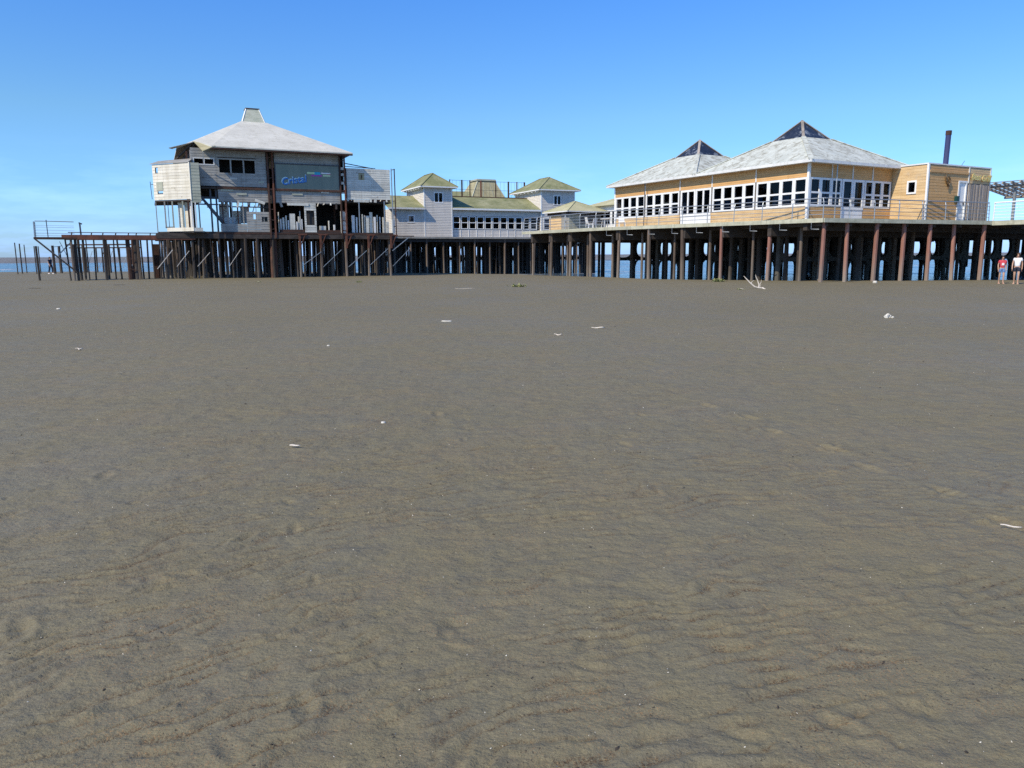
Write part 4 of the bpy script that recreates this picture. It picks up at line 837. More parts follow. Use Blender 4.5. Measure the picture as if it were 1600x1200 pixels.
    for z_ in (6.4, 7.1, 7.75, 8.2): b = MB(); WF.box(b, 10.72, 11.05, z_, z_ + .2, .0, .08); obj('patch_board', b, 'cream2', t)
    for s_ in (1.95, 2.9, 3.8): b = MB(); b.bar(WF.at(s_, 4.0, -.5), WF.at(s_ + .5, 5.4, -.6), .05); obj('stud', b, 'cream2', t)
    # chamfered left bay of pale boards
    A, B_, D_ = (-5.08, -.9), (-5.72, -.9), (-8.1, 1.48)
    WC = Wall(D_, B_); WN = Wall(B_, (-5.08, -.9)); Ls = WC.L
    b = MB(); b.box(-5.16, -5.081, -.88, -.02, 5.45, 8.15); obj('wall', b, 'greyplank', t)
    hc = [(.28, .52, 7.6, 7.95), (.35, .85, 6.15, 6.32)]
    b = MB(); WC.holed(b, 0.02, Ls - .02, 5.72, 8.12, hc, -.08, -.002); obj('wall', b, 'darkwood', t)
    WC.planks(t, .0, Ls, 5.66, 8.18, .21, 'cream', hc, joints=(.95,), jit=.006)
    WN.planks(t, .0, WN.L, 5.42, 8.2, .21, 'greenplank', jit=.004); b = MB(); WN.box(b, .0, WN.L, 5.45, 8.15, -.08, -.002); obj('wall', b, 'darkwood', t)  # grey-green boards: weaker sun on this face is put into their colour
    b = MB(); WC.box(b, .3, .88, 6.34, 6.95, .025, .045); obj('patch_board', b, 'greenplank', t)
    b = MB(); WC.box(b, Ls - .05, Ls + .03, 5.6, 8.22, -.03, .045); obj('corner_board', b, 'cream', t)
    b = MB().prism([(-8.08, 1.5), (-5.72, -.88), (-5.1, -.88), (-5.1, 4), (-8.08, 6)], 5.55, 5.65); obj('floor', b, 'darkwood', t)
    b = MB().hull([(-8.25, 1.5, 8.19), (-5.8, -.9, 8.19), (-5.4, .1, 8.55), (-7.6, 3.2, 8.6)], [(-8.25, 1.5, 8.23), (-5.8, -.9, 8.23), (-5.4, .1, 8.6), (-7.6, 3.2, 8.65)]); obj('roof_sheet', b, 'greyplank', t)
    b = MB(); WC.box(b, 1.0, Ls + .05, 3.42, 3.68, .0, .05); obj('panel', b, 'cream', t); b = MB(); WN.box(b, .0, .62, 3.4, 3.66, .0, .05); obj('panel', b, 'cream2', t)
    for s, mm, wd in ((.04, 'greyplank', .06), (.85, 'greyplank', .09), (1.15, 'darksteel', .04), (1.55, 'greenplank', .1), (2.5, 'greenplank', .1), (3.0, 'rustdark', .12), (3.3, 'offwhite', .1)):
        b = MB(); b.bar(WC.at(s, 2.9 if s < .1 else 3.66, -.04), WC.at(s, 5.56, -.04), wd); obj('post', b, mm, t)
    for s0, s1, dd in ((1.65, 2.0, -.5), (2.05, 2.4, -.7), (2.6, 2.78, -.6), (2.85, 2.95, -.4)): b = MB(); WC.box(b, s0, s1, 3.66, 5.5, dd, dd + .04); obj('leaning_board', b, 'cream' if s0 < 2.5 else 'offwhite', t)
    b = MB(); WC.box(b, .8, 1.6, 3.7, 3.76, -.07, 0); obj('rail', b, 'darkwood', t)
    for s in (.12, .35): b = MB(); b.bar(WN.at(s + .1, 3.5, .0), WN.at(s + .1, 5.45, .0), .08); obj('post', b, 'darksteel' if s > .2 else 'offwhite', t)
    b = MB(); b.bar((-8.25, 1.65, 5.75), (-8.3, 1.65, 7.0), .04); b.bar((-8.25, 1.65, 6.8), (-8.1, 1.6, 6.8), .04); obj('gutter_pipe', b, 'darksteel', t)
    b = MB(); b.bar((-5.35, .35, 8.3), (-5.35, .35, 9.3), .1); b.bar((-5.75, 1.1, 8.3), (-5.75, 1.1, 9.2), .12); obj('post', b, 'rustdark', t)
    b = MB(); b.bar((-5.5, .5, 8.1), (-5.5, .5, 9.2), .1); obj('post', b, 'offwhite', t)
    b = MB(); b.box(-5.55, -5.45, .6, 11, 6.7, 9.3); b.box(5.4, 5.5, .2, 11, 6.7, 9.3); b.box(-5.4, 5.4, 10.9, 11, 6.7, 9.3); obj('wall', b, 'darkwood', t)
    # roof with broken front-left corner
    cx, cy, hs_, ze, zt = -.45, 5.55, .97, 9.40, 12.1
    x0, x1, y0, y1 = -6.35, 6.0, -1.0, 11.7
    P0 = (-4.15, y0, ze); P1 = (x0, 2.0, ze + .15); hi = [(cx - hs_, cy - hs_, zt), (cx + hs_, cy - hs_, zt), (cx + hs_, cy + hs_, zt), (cx - hs_, cy + hs_, zt)]
    mid = (-5.15, .62, ze + .50)                       # on the hip, where the corner snapped
    v = [P0, (x1, y0, ze), (x1, y1, ze), (x0, y1, ze), P1, mid] + hi; n_ = len(v); v2 = [(a, b, c - .09) for a, b, c in v]
    top = [(0, 1, 7, 6), (0, 6, 5), (1, 2, 8, 7), (2, 3, 9, 8), (3, 4, 9), (4, 5, 6, 9), (6, 7, 8, 9)]
    b = MB().add(v + v2, top + [tuple(i + n_ for i in f[::-1]) for f in top] + [(i, i + n_, (i + 1) % 6 + n_, (i + 1) % 6) for i in range(6)]); rf = obj('roof', b, 'roofgrey', t)
    b = MB(); b.hull([(-4.2, y0 + .02, ze - .2), (x1, y0 + .02, ze - .2), (x1 - .05, y0 + .14, ze - .2), (-4.2, y0 + .14, ze - .2)], [(-4.2, y0 + .02, ze - .1), (x1, y0 + .02, ze - .1), (x1 - .05, y0 + .14, ze - .1), (-4.2, y0 + .14, ze - .1)]); obj('eave_board', b, 'rustdark', rf)
    obj('soffit', MB().box(-4.2, x1 - .1, y0 + .15, .0, ze - .14, ze - .1), 'darkwood', rf)
    # hanging triangles of roofing
    b = MB().add([(-5.2, .6, ze + .44), (-3.9, y0 - .02, ze + .02), (-4.75, -.95, ze - .38), (-5.2, .62, ze + .40), (-3.9, y0, ze - .03), (-4.75, -.93, ze - .43)], [(0, 2, 1), (3, 4, 5), (0, 1, 4, 3), (1, 2, 5, 4), (2, 0, 3, 5)]); obj('torn_roof_sheet', b, 'ochre', rf)
    b = MB().add([(-5.2, .6, ze + .44), (-6.9, 1.25, ze + .0), (-6.6, 3.6, ze + .25), (-5.2, .62, ze + .40), (-6.9, 1.27, ze - .04), (-6.6, 3.62, ze + .2)], [(0, 1, 2), (3, 5, 4), (0, 3, 4, 1), (1, 4, 5, 2), (2, 5, 3, 0)]); obj('torn_roof_sheet', b, 'roofgrey', rf)
    b = MB(); b.bar((-5.25, .7, ze + .4), (-6.55, 2.2, 8.6), .06, .12); b.bar((-5.1, .7, ze + .35), (-6.1, 1.9, 8.55), .05, .10); obj('broken_rafter', b, 'darkwood', rf)
    b = MB(); b.bar((-4.75, -.9, ze - .40), (-4.72, -.3, 8.25), .05); obj('prop', b, 'offwhite', t)
    cap = obj('roof_cap', MB().hull([(cx - .95, cy - .95, zt - .25), (cx + .95, cy - .95, zt - .25), (cx + .95, cy + .95, zt - .25), (cx - .95, cy + .95, zt - .25)], [(cx - .5, cy - .5, 13.15), (cx + .5, cy - .5, 13.15), (cx + .5, cy + .5, 13.15), (cx - .5, cy + .5, 13.15)]), 'greenplank', rf)
    obj('cap_top', MB().box(cx - .54, cx + .54, cy - .54, cy + .54, 13.152, 13.22), 'rustdark', cap)
    for sx_, sy_ in ((-1, -1), (1, -1)): c = MB(); c.bar((cx + sx_ * .95, cy + sy_ * .95, zt - .25), (cx + sx_ * .5, cy + sy_ * .5, 13.15), .07, .05); obj('hip_cap', c, 'white', cap)
    return t
ruin = make_ruin()

# ------------------------------------------------------------------ pier below the derelict building
pl = thing('pier', 'blackened rusting pier frame and piles under the derelict building', 'pier', (*FL, 0), AL)
for b_ in (.0, 2.2, 4.5, 6.8, 9.2, 11.6): obj('beam', MB().box(-8.2, 9.4, b_ - .12, b_ + .12, 2.92, 3.28), 'darkwood', pl)
for a in (-5.2, -2.2, 1.84, 5.44, 9.07): obj('joist', MB().box(a - .1, a + .1, .15, 11.6, 3.0, 3.27), 'darkwood', pl)
FRONT = (-6.7, -5.85, -5.2, -4.05, -3.1, -2.2, -1.3, -.13, 1.84, 3.42, 5.44, 7.21, 9.07)
for a in FRONT: pile(pl, a, 0.02, 2.95, 'pile_grey' if a > 1 else 'pile_dark', random.choice([.12, .15, .19]), lean=.014)
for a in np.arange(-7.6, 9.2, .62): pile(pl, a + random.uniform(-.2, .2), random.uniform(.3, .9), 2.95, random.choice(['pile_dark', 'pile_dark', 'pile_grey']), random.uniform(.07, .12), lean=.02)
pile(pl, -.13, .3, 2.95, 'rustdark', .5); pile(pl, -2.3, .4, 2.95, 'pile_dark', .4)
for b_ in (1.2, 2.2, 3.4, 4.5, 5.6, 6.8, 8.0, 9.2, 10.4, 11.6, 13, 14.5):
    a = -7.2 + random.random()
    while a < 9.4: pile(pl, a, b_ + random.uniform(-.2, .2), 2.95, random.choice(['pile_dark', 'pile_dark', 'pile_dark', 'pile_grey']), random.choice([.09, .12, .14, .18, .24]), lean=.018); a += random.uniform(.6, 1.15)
for a in (1.84, 3.42, 5.44, 7.21, 9.07):
    b = MB(); b.box(a - .12, a + .55, -.2, -.125, 3.2, 3.29); obj('cap_plate', b, 'rust', pl)
    b = MB(); b.bar((a, -.17, 2.2), (a, -.17, 3.19), .14, .1); b.bar((a + .04, -.17, 2.35), (a + .4, -.17, 3.19), .07, .06); obj('bracket', b, 'rust', pl)
    b = MB(); b.bar((a + .1, -.1, .65 + random.random() * .3), (a + 1.6, -.1, 1.9 + random.random() * .5), .035); obj('tie_rod', b, 'steel', pl)
b = MB(); b.bar((9.15, -.15, 2.0), (10.6, -.15, 3.1), .05); obj('tie_rod', b, 'steel', pl); b = MB(); b.box(9.42, 11.0, -.2, .1, 3.14, 3.2); obj('cap_plate', b, 'rustdark', pl)
for a in (-6.6, -5.2, -3.0): b = MB(); b.bar((a - .4, -.2, .9), (a + .5, -.2, 1.9 + random.random() * .4), .035); obj('tie_rod', b, 'twig', pl)

# open rusting jetty to the left with its end platform
pj = thing('jetty_frame', 'rusting open jetty frame with a railed end platform at the left', 'jetty', (*FL, 0), AL)
b = MB(); b.box(-14.1, -5.6, -.1, .1, 2.82, 3.13); obj('beam', b, 'rust', pj)
b = MB(); b.box(-14.1, -7.9, 2.3, 2.5, 2.82, 3.1); obj('beam', b, 'rust', pj)
b = MB(); b.bar((-13.7, -.05, 3.29), (-6.0, -.05, 3.27), .05); obj('rail', b, 'rustdark', pj)
for a in (-13.5, -12.3, -11.6, -10.8, -10.0, -9.5, -8.6, -7.4): b = MB(); b.bar((a, -.05, 3.13), (a + .04, -.05, 3.28), .07); obj('stub', b, 'rustdark', pj)
b = MB(); b.bar((-15.75, -.05, 2.9), (-13.2, -.05, 2.88), .12); b.bar((-15.75, 1.3, 2.9), (-13.2, 1.3, 2.88), .12); obj('platform_beam', b, 'rustdark', pj)
b = MB(); b.box(-15.7, -13.9, -.0, 1.25, 2.945, 2.97); obj('platform_deck', b, 'darkwood', pj)
for dy in (-.1, .18): b = MB(); b.bar((-15.7, dy, 2.86), (-13.35, dy, .55), .09); obj('brace', b, 'darkwood' if dy < 0 else 'twig', pj)
for dy in (.9, 1.15): b = MB(); b.bar((-13.6, dy, 2.7), (-14.5, dy, 1.75), .06); obj('brace', b, 'steel', pj)
b = MB(); b.bar((-14.35, 1.1, 2.7), (-14.0, 1.1, 1.75), .03); b.bar((-14.9, 1.1, 2.3), (-14.2, 1.1, 2.4), .03); obj('brace', b, 'darksteel', pj)
for a, b_ in ((-15.68, -.05), (-15.68, .5)): o = MB(); o.bar((a, b_, 2.9), (a + .02, b_, 4.0), .06); obj('railing_post', o, 'steel', pj)
for k in range(6): o = MB(); o.bar((-15.68, -.05, 3.1 + k * .16), (-15.68, .5, 3.1 + k * .16), .03); obj('rung', o, 'steel', pj)
for a, z in ((-14.9, 4.12), (-12.92, 3.95)): o = MB(); o.bar((a, .0, 2.9), (a - .02, .0, z), .05 if a < -14 else .1); obj('railing_post', o, 'darksteel', pj)
o = MB(); o.bar((-13.0, 0, 3.95), (-12.8, 0, 3.86), .09); obj('railing_post', o, 'darksteel', pj)
for z, r in ((4.0, .028), (3.72, .010), (3.6, .012), (3.4, .010), (3.2, .014), (3.05, .010)): o = MB(); o.path([(-15.6, .0, z + .03), (-14.9, 0, z + .03), (-13.3, 0, z)], r, 5); obj('rail', o, 'steel', pj)
for a, b_, w_, m_ in ((-13.55, .0, .18, 'pile_grey'), (-13.32, .1, .2, 'pile_dark'), (-13.2, 1.2, .2, 'pile_dark'), (-13.05, 2.4, .18, 'pile_dark'), (-11.6, 0, .2, 'pile_dark'), (-11.5, 2.4, .18, 'pile_dark'), (-10.05, .2, .34, 'rustdark'), (-9.65, .1, .26, 'pile_dark'), (-9.85, 1.2, .3, 'rustdark'), (-9.45, 2.4, .3, 'pile_grey'), (-7.68, 0, .2, 'pile_dark'), (-7.9, 2.4, .2, 'pile_grey'), (-7.3, .8, .2, 'pile_dark')):
    pile(pj, a, b_, 2.84, m_, w_ * .8)
for a in (-13.8, -12.7, -12.3, -11.1, -10.6, -9.2, -8.9, -8.5, -8.1, -7.0, -6.6, -6.2): pile(pj, a, random.uniform(.1, 2.6), 2.84, 'pile_dark', random.uniform(.07, .12), lean=.02)
for a0 in (-10.1,):
    for z in (.8, 1.5, 2.2): o = MB(); o.bar((a0, -.05, z), (a0 + .5, -.05, z - .15), .05); obj('tie_plate', o, 'rustdark', pj)
o = MB(); o.box(-8.5, -7.95, 3.0, 3.15, -.2, 2.55); obj('rusted_sheet', o, 'rustdark', pj)
o = MB(); o.bar((-8.3, -.15, .75), (-7.2, -.15, 2.1), .05); obj('brace', o, 'twig', pj)

# far frames and lone posts standing in the tide zone
def lone(px_world, name, label, z1, w, m='pile_dark', lean=(0, 0), group=None):
    x, y = px_world; z0 = gh(x, y)
    o = inst(name, pile_mesh(m, w, 0), None, (x, y, z0 - .6), random.uniform(0, 1), (1, 1, z1 - z0 + .6), lean[0], lean[1]) if False else bpy.data.objects.new(name, pile_mesh(m, w, 0))
    C.objects.link(o); o.location = (x, y, z0 - .6); o.scale = (1, 1, z1 - z0 + .6); o.rotation_euler = (lean[0], lean[1], random.uniform(0, 1))
    return tag(o, label, 'post', 'bare posts standing on the tidal flat')
lone((-48.9, 76.9), 'standing_post', 'leftmost thin bare post on the sand at the left edge', 3.05, .085)
lone((-50.4, 80.0), 'standing_post', 'middle one of three thin posts at the left edge', 3.0, .11)
lone((-52.3, 83.8), 'standing_post', 'rightmost of three thin posts at the left edge', 2.95, .08)
lone((-47.7, 78.0), 'standing_post', 'thin post just behind the nearest lone dark post', 2.72, .085)
lone((-33.56, 55.16), 'standing_post', 'nearest lone dark post in front of the end platform', 2.4, .12, lean=(0, -.012))
lone((-48.2, 79.5), 'standing_post', 'slim post to the right of the nearest lone dark post', 2.72, .085)
lone((-46.5, 79.1), 'standing_post', 'thick square post behind the walking person', 2.78, .24)
lone((-48.2, 83.0), 'standing_post', 'slim post right of the thick square post', 2.65, .1)
of = thing('old_pier_frame', 'remains of an old low pier frame far behind the jetty', 'pier frame', (0, 0, 0))
Xs = lambda px, Y: (px - 800) / 1200 * Y * 1.0
for Y, zb, pxs, x0, x1 in ((82, 2.85, (114, 139, 190, 151, 262, 275), 126, 232), (92, 2.65, (136, 152, 156, 170, 180, 184, 197, 205, 221), 130, 240)):
    for p in pxs: pile(of, Xs(p, Y) * 1.015, Y + random.uniform(-.4, .4), zb + (.0 if p > 130 else -.1), 'pile_dark', .2 if Y < 90 else .15)
    b = MB(); b.bar((Xs(x0, Y) * 1.015, Y, zb + .04), (Xs(x1, Y) * 1.015, Y, zb + .04), .12, .14); obj('beam', b, 'rustdark', of)
for p in (145, 163, 176, 200, 213): Y = 92; b = MB(); b.bar((Xs(p, Y), Y, .3), (Xs(p + 10, Y), Y, 2.3), .05); obj('brace', b, 'steel', of)

# ------------------------------------------------------------------ people
def skin_mesh(name, verts, edges, radii, m, parent, root=0, sub=2):
    me = bpy.data.meshes.new(name); me.from_pydata(verts, edges, []); o = bpy.data.objects.new(name, me); C.objects.link(o); o.parent = parent
    md = o.modifiers.new('Skin', 'SKIN'); md.use_smooth_shade = True
    for i, r in enumerate(radii):
        sv = me.skin_vertices[0].data[i]; sv.radius = r if hasattr(r, '__len__') else (r, r); sv.use_root = (i == root)
    s = o.modifiers.new('Sub', 'SUBSURF'); s.levels = sub; s.render_levels = sub
    me.materials.append(M[m]); return o
def person(label, loc, rz, hgt, top, bottom, hairm, stride=.12, sleeves=.55, legs_long=False, hair_long=True, logo=None, bagm=None):
    k = hgt / 1.66; t = thing('person', label, 'person', (*loc, gh(*loc) + .005), rz)
    s = stride
    J = [(0, 0, .93), (0, 0, 1.08), (0, .01, 1.26), (0, .01, 1.38), (0, 0, 1.45), (0, -.015, 1.53), (0, -.02, 1.61),
         (.09, 0, .88), (.095, -s * .55 - .02, .49), (.09, -s * .6, .09), (.1, -s * .6 - .13, .035),
         (-.09, 0, .88), (-.095, s * .35 - .03, .49), (-.09, s, .10), (-.1, s - .12, .035),
         (.165, .01, 1.36), (.22, .04 + s * .2, 1.11), (.225, -.02 + s * .5, .88), (.22, -.04 + s * .55, .80),
         (-.165, .01, 1.36), (-.22, .03 - s * .2, 1.11), (-.225, -.05 - s * .5, .88), (-.22, -.08 - s * .55, .80)]
    E = [(0, 1), (1, 2), (2, 3), (3, 4), (4, 5), (5, 6), (0, 7), (7, 8), (8, 9), (9, 10), (0, 11), (11, 12), (12, 13), (13, 14), (2, 15), (15, 16), (16, 17), (17, 18), (2, 19), (19, 20), (20, 21), (21, 22)]
    R_ = [(.13, .1), (.115, .085), (.135, .095), (.06, .055), (.05, .05), (.075, .09), (.065, .075), .085, .055, .036, .03, .085, .055, .036, .03, .05, .038, .028, .03, .05, .038, .028, .03]
    for side in (18, 22):                              # four fingers and a thumb leaving the side of the palm
        px, py, pz = J[side]
        for i, L in enumerate((.07, .08, .075, .06)):
            J += [(px, py - .024 + i * .016, pz - .035), (px * 1.01, py - .026 + i * .017, pz - .035 - L * .6), (px * .97, py - .03 + i * .017, pz - .035 - L)]; n = len(J); E += [(side, n - 3), (n - 3, n - 2), (n - 2, n - 1)]; R_ += [.009, .0085, .007]
        J += [(px * .97, py - .04, pz + .0), (px * .95, py - .055, pz - .045)]; n = len(J); E += [(side, n - 2), (n - 2, n - 1)]; R_ += [.011, .008]
    J.append((0, -.115, 1.525)); E.append((5, len(J) - 1)); R_.append(.014)     # nose
    sc = lambda v: tuple(c * k for c in v); rs = lambda r, f=1.: tuple(c * k * f for c in r) if hasattr(r, '__len__') else r * k * f
    skin_mesh('body', [sc(v) for v in J], E, [rs(r) for r in R_], 'skin', t)
    lerp = lambda a, b, f: tuple(J[a][i] + (J[b][i] - J[a][i]) * f for i in range(3))
    V = [(0, 0, .90), J[1], J[2], (0, .01, 1.385), J[15], lerp(15, 16, sleeves), J[19], lerp(19, 20, sleeves)]
    skin_mesh('shirt', [sc(v) for v in V], [(0, 1), (1, 2), (2, 3), (2, 4), (4, 5), (2, 6), (6, 7)], [rs(r) for r in ((.155, .12), (.145, .11), (.155, .115), (.075, .07), .068, .062, .068, .062)], top, t)
    f = .97 if legs_long else .62
    V = [(0, 0, .98), (0, 0, .92), J[7], lerp(7, 8, f), J[11], lerp(11, 12, f)]; Ed = [(0, 1), (1, 2), (2, 3), (1, 4), (4, 5)]; Rr = [(.135, .105), (.15, .12), .105, .085, .105, .085]
    if legs_long: V += [lerp(8, 9, .92), lerp(12, 13, .92)]; Ed += [(3, 6), (5, 7)]; Rr += [.06, .06]
    skin_mesh('trousers' if legs_long else 'shorts', [sc(v) for v in V], Ed, [rs(r) for r in Rr], bottom, t, root=1)
    bm = bmesh.new(); bmesh.ops.create_icosphere(bm, subdivisions=3, radius=1)
    bmesh.ops.delete(bm, geom=[v for v in bm.verts if v.co.y < -.25 and v.co.z < .42], context='VERTS')
    for v in bm.verts: v.co = Vector((v.co.x * .098, v.co.y * .108 + .012, v.co.z * .118 + 1.56 - (.16 if hair_long and v.co.z < -.2 and v.co.y > 0 else 0))) * k
    me = bpy.data.meshes.new('hair'); bm.to_mesh(me); bm.free(); me.materials.append(M[hairm]); h = bpy.data.objects.new('hair', me); C.objects.link(h); h.parent = t
    for sx_ in (-1, 1):
        b = MB(); b.path([(sx_ * .034 * k, -.098 * k, 1.545 * k), (sx_ * .034 * k, -.106 * k, 1.545 * k)], .011 * k, 8); o = bpy.data.objects.new('eye', mesh('eye', b)); C.objects.link(o); o.data.materials.append(M['hair']); o.parent = t
    b = MB(); b.box(-.024 * k, .024 * k, -.107 * k, -.095 * k, 1.485 * k, 1.495 * k); o = bpy.data.objects.new('mouth', mesh('mouth', b)); C.objects.link(o); o.data.materials.append(M['redprint']); o.parent = t
    if logo:
        b = MB(); b.hull([(-.07, -.118, 1.10), (.07, -.118, 1.10), (.06, -.105, 1.1), (-.06, -.105, 1.1)], [(-.06, -.128, 1.24), (.06, -.128, 1.24), (.05, -.11, 1.24), (-.05, -.11, 1.24)]); b.v = [sc(v) for v in b.v]; o = bpy.data.objects.new('shirt_print', mesh('shirt_print', b)); C.objects.link(o); o.data.materials.append(M[logo]); o.parent = t
    for side, (x, y) in ((10, (J[10][0], J[10][1])), (14, (J[14][0], J[14][1]))):
        b = MB(); b.hull([(x - .045, y - .05, .0), (x + .045, y - .05, 0), (x + .04, y + .19, 0), (x - .04, y + .19, 0)], [(x - .04, y - .04, .035), (x + .04, y - .04, .035), (x + .035, y + .18, .06), (x - .035, y + .18, .06)]); b.v = [sc(v) for v in b.v]; o = bpy.data.objects.new('shoe', mesh('shoe', b)); C.objects.link(o); o.data.materials.append(M['clothwhite' if bagm else 'skin']); o.parent = t
    return t
person('person in red T-shirt and blue shorts walking in front of the piles', (26.05, 41.2), -.35, 1.46, 'clothred', 'clothblue', 'hair', .12, .55, logo='clothwhite')
person('person in white top and dark shorts walking at the right edge', (26.55, 40.75), -.6, 1.60, 'clothwhite', 'clothnavy', 'hairbrown', .14, .5)
person('distant person in dark top walking on the sand behind the jetty', (-45.9, 77.4), 1.2, 1.66, 'clothnavy', 'clothnavy', 'hairbrown', .2, .6, legs_long=True, hair_long=False, bagm='clothwhite')
person('person in a purple top in the shade under the pier', (-6.1, 85.2), .4, 1.6, 'clothpurple', 'clothnavy', 'hair', .16, .6, legs_long=True)

# ------------------------------------------------------------------ driftwood, litter and weed on the sand
def ground_obj(name, label, cat, mb, m, xy, group=None):
    o = bpy.data.objects.new(name, mesh(name, mb)); C.objects.link(o); o.location = (*xy, gh(*xy)); o.data.materials.append(M[m])
    for p in o.data.polygons: p.use_smooth = True
    return tag(o, label, cat, group)
br = thing('driftwood_branch', 'bleached forked driftwood branch sticking up from the sand', 'driftwood', (11.6, 36.2, 0))
def bpath(name, P, R_): 
    b = MB(); b.path(P, R_, 7); return obj(name, b, 'twig', br)
bpath('limb', [(.15, 0, .03), (-.05, 0, .05), (-.22, .0, .10), (-.42, .05, .28), (-.6, .1, .47), (-.72, .12, .60)], [.03, .035, .034, .028, .022, .010])
bpath('limb', [(-.02, 0, .05), (.0, .05, .18), (-.06, .1, .38), (-.14, .12, .55), (-.16, .12, .66)], [.034, .03, .024, .017, .008])
bpath('limb', [(.15, 0, .05), (.2, -.1, .0), (.24, -.25, -.03)], [.032, .036, .03])
bpath('twig', [(-.36, .05, .22), (-.34, .1, .32), (-.22, .1, .40)], [.014, .011, .006]); bpath('twig', [(.02, .05, .2), (.1, .08, .3), (.12, .1, .42)], [.013, .01, .005]); bpath('twig', [(.08, 0, .06), (.06, .05, .14), (.09, .06, .22)], [.014, .01, .006])
def stick(label, xy, L, ang, r=.012, m='twig', bend=.04, z=.02):
    c, s = math.cos(ang), math.sin(ang); P = [(c * L * (f - .5), s * L * (f - .5), z + bend * .3 * math.sin(f * 7 + L * 9)) for f in np.linspace(0, 1, 6)]
    b = MB(); b.path([(p[0] - s * bend * math.sin(i * 1.3), p[1] + c * bend * math.sin(i * 1.3), p[2]) for i, p in enumerate(P)], [r * .7, r, r * 1.1, r, r * .9, r * .4], 6)
    return ground_obj('stick', label, 'stick', b, m, xy, 'sticks lying on the sand')
stick('pale stick lying flat on the sand right of centre', (1.89, 16.74), .29, .0, .014)
stick('short pale stick below and left of a longer one right of centre', (.93, 15.32), .15, .1, .012)
stick('short thick pale stick on the sand left of centre', (-1.87, 6.43), .095, -.12, .008, bend=.004)
stick('thin pale stick near the right edge of the sand', (2.95, 4.34), .11, -.5, .005, bend=.006)
stick('reddish pale stick on the sand at the left', (-7.69, 13.57), .13, .05, .012)
stick('long thin straw lying below the grey tower houses', (-2.2, 37.2), 1.0, .1, .008, bend=.05)
def flake(name, label, xy, s, m, cat='litter', h=.3, n=9, z=.01):
    rr = random.Random(hash(label) % 1000); b = MB(); lo = []; hi = []
    for i in range(n):
        a = 2 * math.pi * i / n; r = s * rr.uniform(.6, 1.1); lo.append((r * math.cos(a) * 1.3, r * math.sin(a) * .75, -.01)); hi.append((r * .75 * math.cos(a) * 1.3, r * .7 * math.sin(a) * .75, s * h * rr.uniform(.7, 1.3) + z))
    b.hull(lo, hi); return ground_obj(name, label, cat, b, m, xy)
random.seed(11)
flake('plank_scrap', 'long white scrap lying on the sand near the centre', (-1.6, 18.9), .13, 'shellwhite', 'litter', .25)
sc_ = bpy.data.objects['plank_scrap']; sc_.scale = (1.1, .35, .5)
flake('paper_scrap', 'small white scrap on the sand left of centre', (-1.26, 7.33), .024, 'shellwhite')
flake('shell', 'tiny white shell far left of the white scrap', (-3.33, 13.87), .03, 'shellwhite', 'shell')
flake('shell', 'white lump close to the pier piles on the right', (19.69, 41.9), .12, 'shellwhite', 'shell', .9)
flake('shell', 'small pale shell far out on the left sand', (-14.29, 24.3), .06, 'shellwhite', 'shell')
flake('seaweed_clump', 'long dark weed strand on the sand at far left', (-22.6, 44.5), .3, 'bark', 'seaweed', .1).scale = (1, .3, .5)
flake('seaweed_clump', 'dark weed strand below the left end of the jetty', (-25.0, 40.5), .3, 'bark', 'seaweed', .1).scale = (1, .25, .5)
bu = thing('crumpled_bag', 'crumpled white bag on the sand at the right', 'litter', (9.32, 19.0, 0))
for nm, (x, y, z), s in (('lump', (-.05, 0, .03), .055), ('lump', (.04, .02, .025), .045), ('lump', (-.02, .0, .075), .04), ('lump', (.09, -.03, .015), .03)):
    bm = bmesh.new(); bmesh.ops.create_icosphere(bm, subdivisions=2, radius=s)
    for v in bm.verts: v.co = v.co * random.uniform(.7, 1.2) + Vector((x, y, z))
    me = bpy.data.meshes.new(nm); bm.to_mesh(me); bm.free(); me.materials.append(M['shellwhite']); o = bpy.data.objects.new(nm, me); C.objects.link(o); o.parent = bu
def weed(label, xy, s, n):
    t = thing('weed_plant', label, 'plant', (*xy, gh(*xy)), 0)
    b = MB()
    for i in range(n):
        a = random.uniform(0, 6.28); L = s * random.uniform(.4, 1); up = random.uniform(.15, .9); p = Vector((random.gauss(0, s * .35), random.gauss(0, s * .2), 0)); q = p + Vector((math.cos(a) * L * .6, math.sin(a) * L * .5, L * up * .6)); w = Vector((-math.sin(a), math.cos(a), 0)) * s * .07
        md = p.lerp(q, .5) + Vector((0, 0, L * .12)); b.add([p - w * .5, p + w * .5, md + w, md - w, q], [(0, 1, 2, 3), (3, 2, 4)])
    obj('leaves', MB().add([(x, y, z + t.location.z) for x, y, z in b.v], b.f), 'weed', t)
    b = MB(); b.path([(-s * .5, 0, t.location.z + .02), (0, .03, t.location.z + .05), (s * .6, 0, t.location.z + .03)], .012, 5); obj('stem', b, 'twig', t)
    return t
weed('dark green clump of weed on the sand below the derelict building', (-9.41, 47.8), .25, 60)
weed('straggly pale green weed on the sand near the middle of the picture', (.35, 39.0), .42, 60)
weed('low green weed at the foot of the piles under the restaurant', (12.1, 45.4), .5, 70)
weed('small green tuft left of the driftwood branch', (10.5, 35.4), .2, 30)
weed('green tuft on the sand below the middle of the derelict building', (-16.0, 49.0), .22, 30)
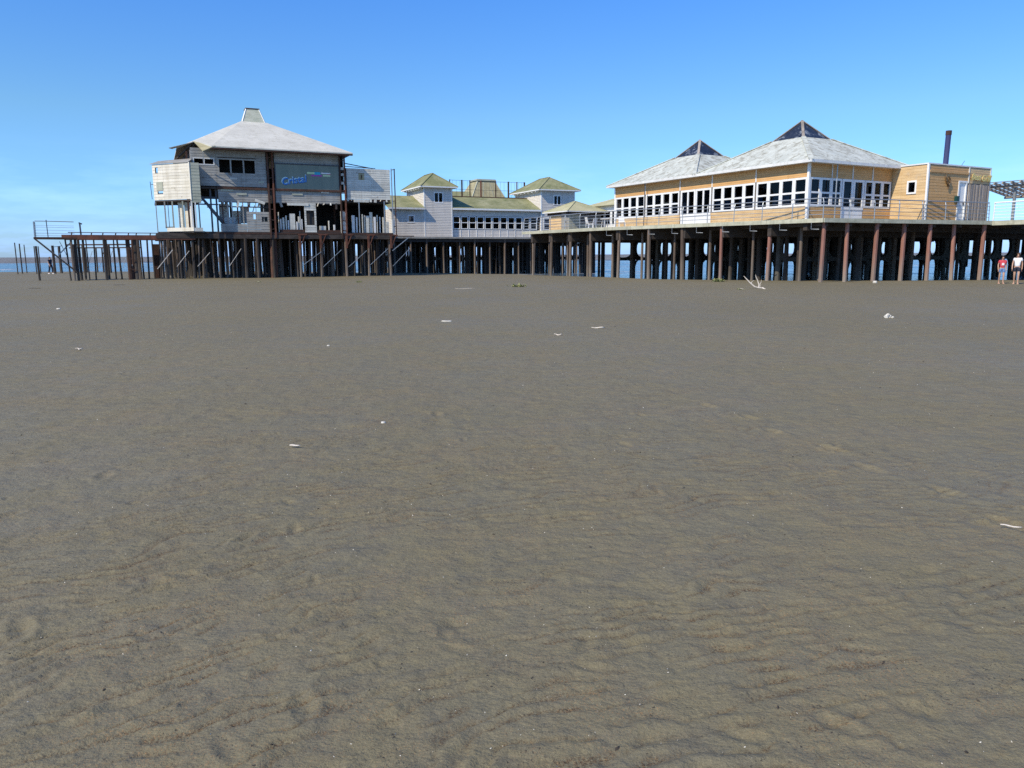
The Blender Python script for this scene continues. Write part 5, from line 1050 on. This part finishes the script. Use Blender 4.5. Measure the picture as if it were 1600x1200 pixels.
# shell crumbs, grit and wood chips
def crumbs(name, label, cat, m, n, rmin, rmax, kpow, seed):
    r = np.random.default_rng(seed); b = MB()
    for i in range(n):
        y = 1.9 + 16 * r.random() ** kpow; x = (r.random() - .5) * (2.4 + y * 1.5)
        c = float(fbm(np.array([x * .9]), np.array([y * .9]), 91, 3)[0])
        if c < .47 and r.random() < .8: continue
        s = (rmin + (rmax - rmin) * r.random() ** 2.5) * (1 + y * .05); a = r.random() * 6.28; e = r.uniform(.2, .9); z = SANDZ(x, y)
        P = [(x + s * math.cos(a + q) * (1 if k % 2 else e), y + s * math.sin(a + q) * (1 if k % 2 else e), z - .001 + .004 * (k == 1)) for k, q in enumerate((0, 1.5, 3.1, 4.6))]
        b.add(P + [(x, y, z + s * .45 + .001)], [(0, 1, 4), (1, 2, 4), (2, 3, 4), (3, 0, 4)])
    o = bpy.data.objects.new(name, mesh(name, b)); C.objects.link(o); o.data.materials.append(M[m]); return tag(o, label, cat, kind='stuff')
from mathutils.bvhtree import BVHTree
_sm = bpy.data.objects['sand'].data
_co = np.empty(len(_sm.vertices) * 3, np.float32); _sm.vertices.foreach_get('co', _co); _co = _co.reshape(-1, 3)
_nx = int(np.argmax(np.abs(np.diff(_co[:, 1])) > 1e-6)) + 1; _gx = _co[:_nx, 0]; _gy = _co[::_nx, 1]; _gz = _co[:, 2].reshape(-1, _nx)
def SANDZ(x, y): 
    i = min(max(int(np.searchsorted(_gy, y)), 1), len(_gy) - 1); j = min(max(int(np.searchsorted(_gx, x)), 1), _nx - 1)
    return float(_gz[i - 1:i + 1, j - 1:j + 1].mean())
crumbs('shell_crumbs', 'tiny white shell fragments scattered over the near sand', 'shell fragments', 'shellwhite', 2600, .0012, .0048, 1.7, 1)
crumbs('wood_crumbs', 'dark specks of driftwood scattered over the near sand', 'wood specks', 'bark', 700, .002, .013, 1.5, 2)
for o in list(S.objects):
    if o.parent is None and o.type == 'MESH' and o.name.split('.')[0] in ('stick', 'shell', 'paper_scrap', 'plank_scrap', 'seaweed_clump'):
        o.location.z = SANDZ(o.location.x, o.location.y)
for o in (br, bu): o.location.z = SANDZ(o.location.x, o.location.y)
for o in S.objects:
    if o.name.startswith('person') and o.parent is None or o.name.startswith('weed_plant'): o.location.z = SANDZ(o.location.x, o.location.y)
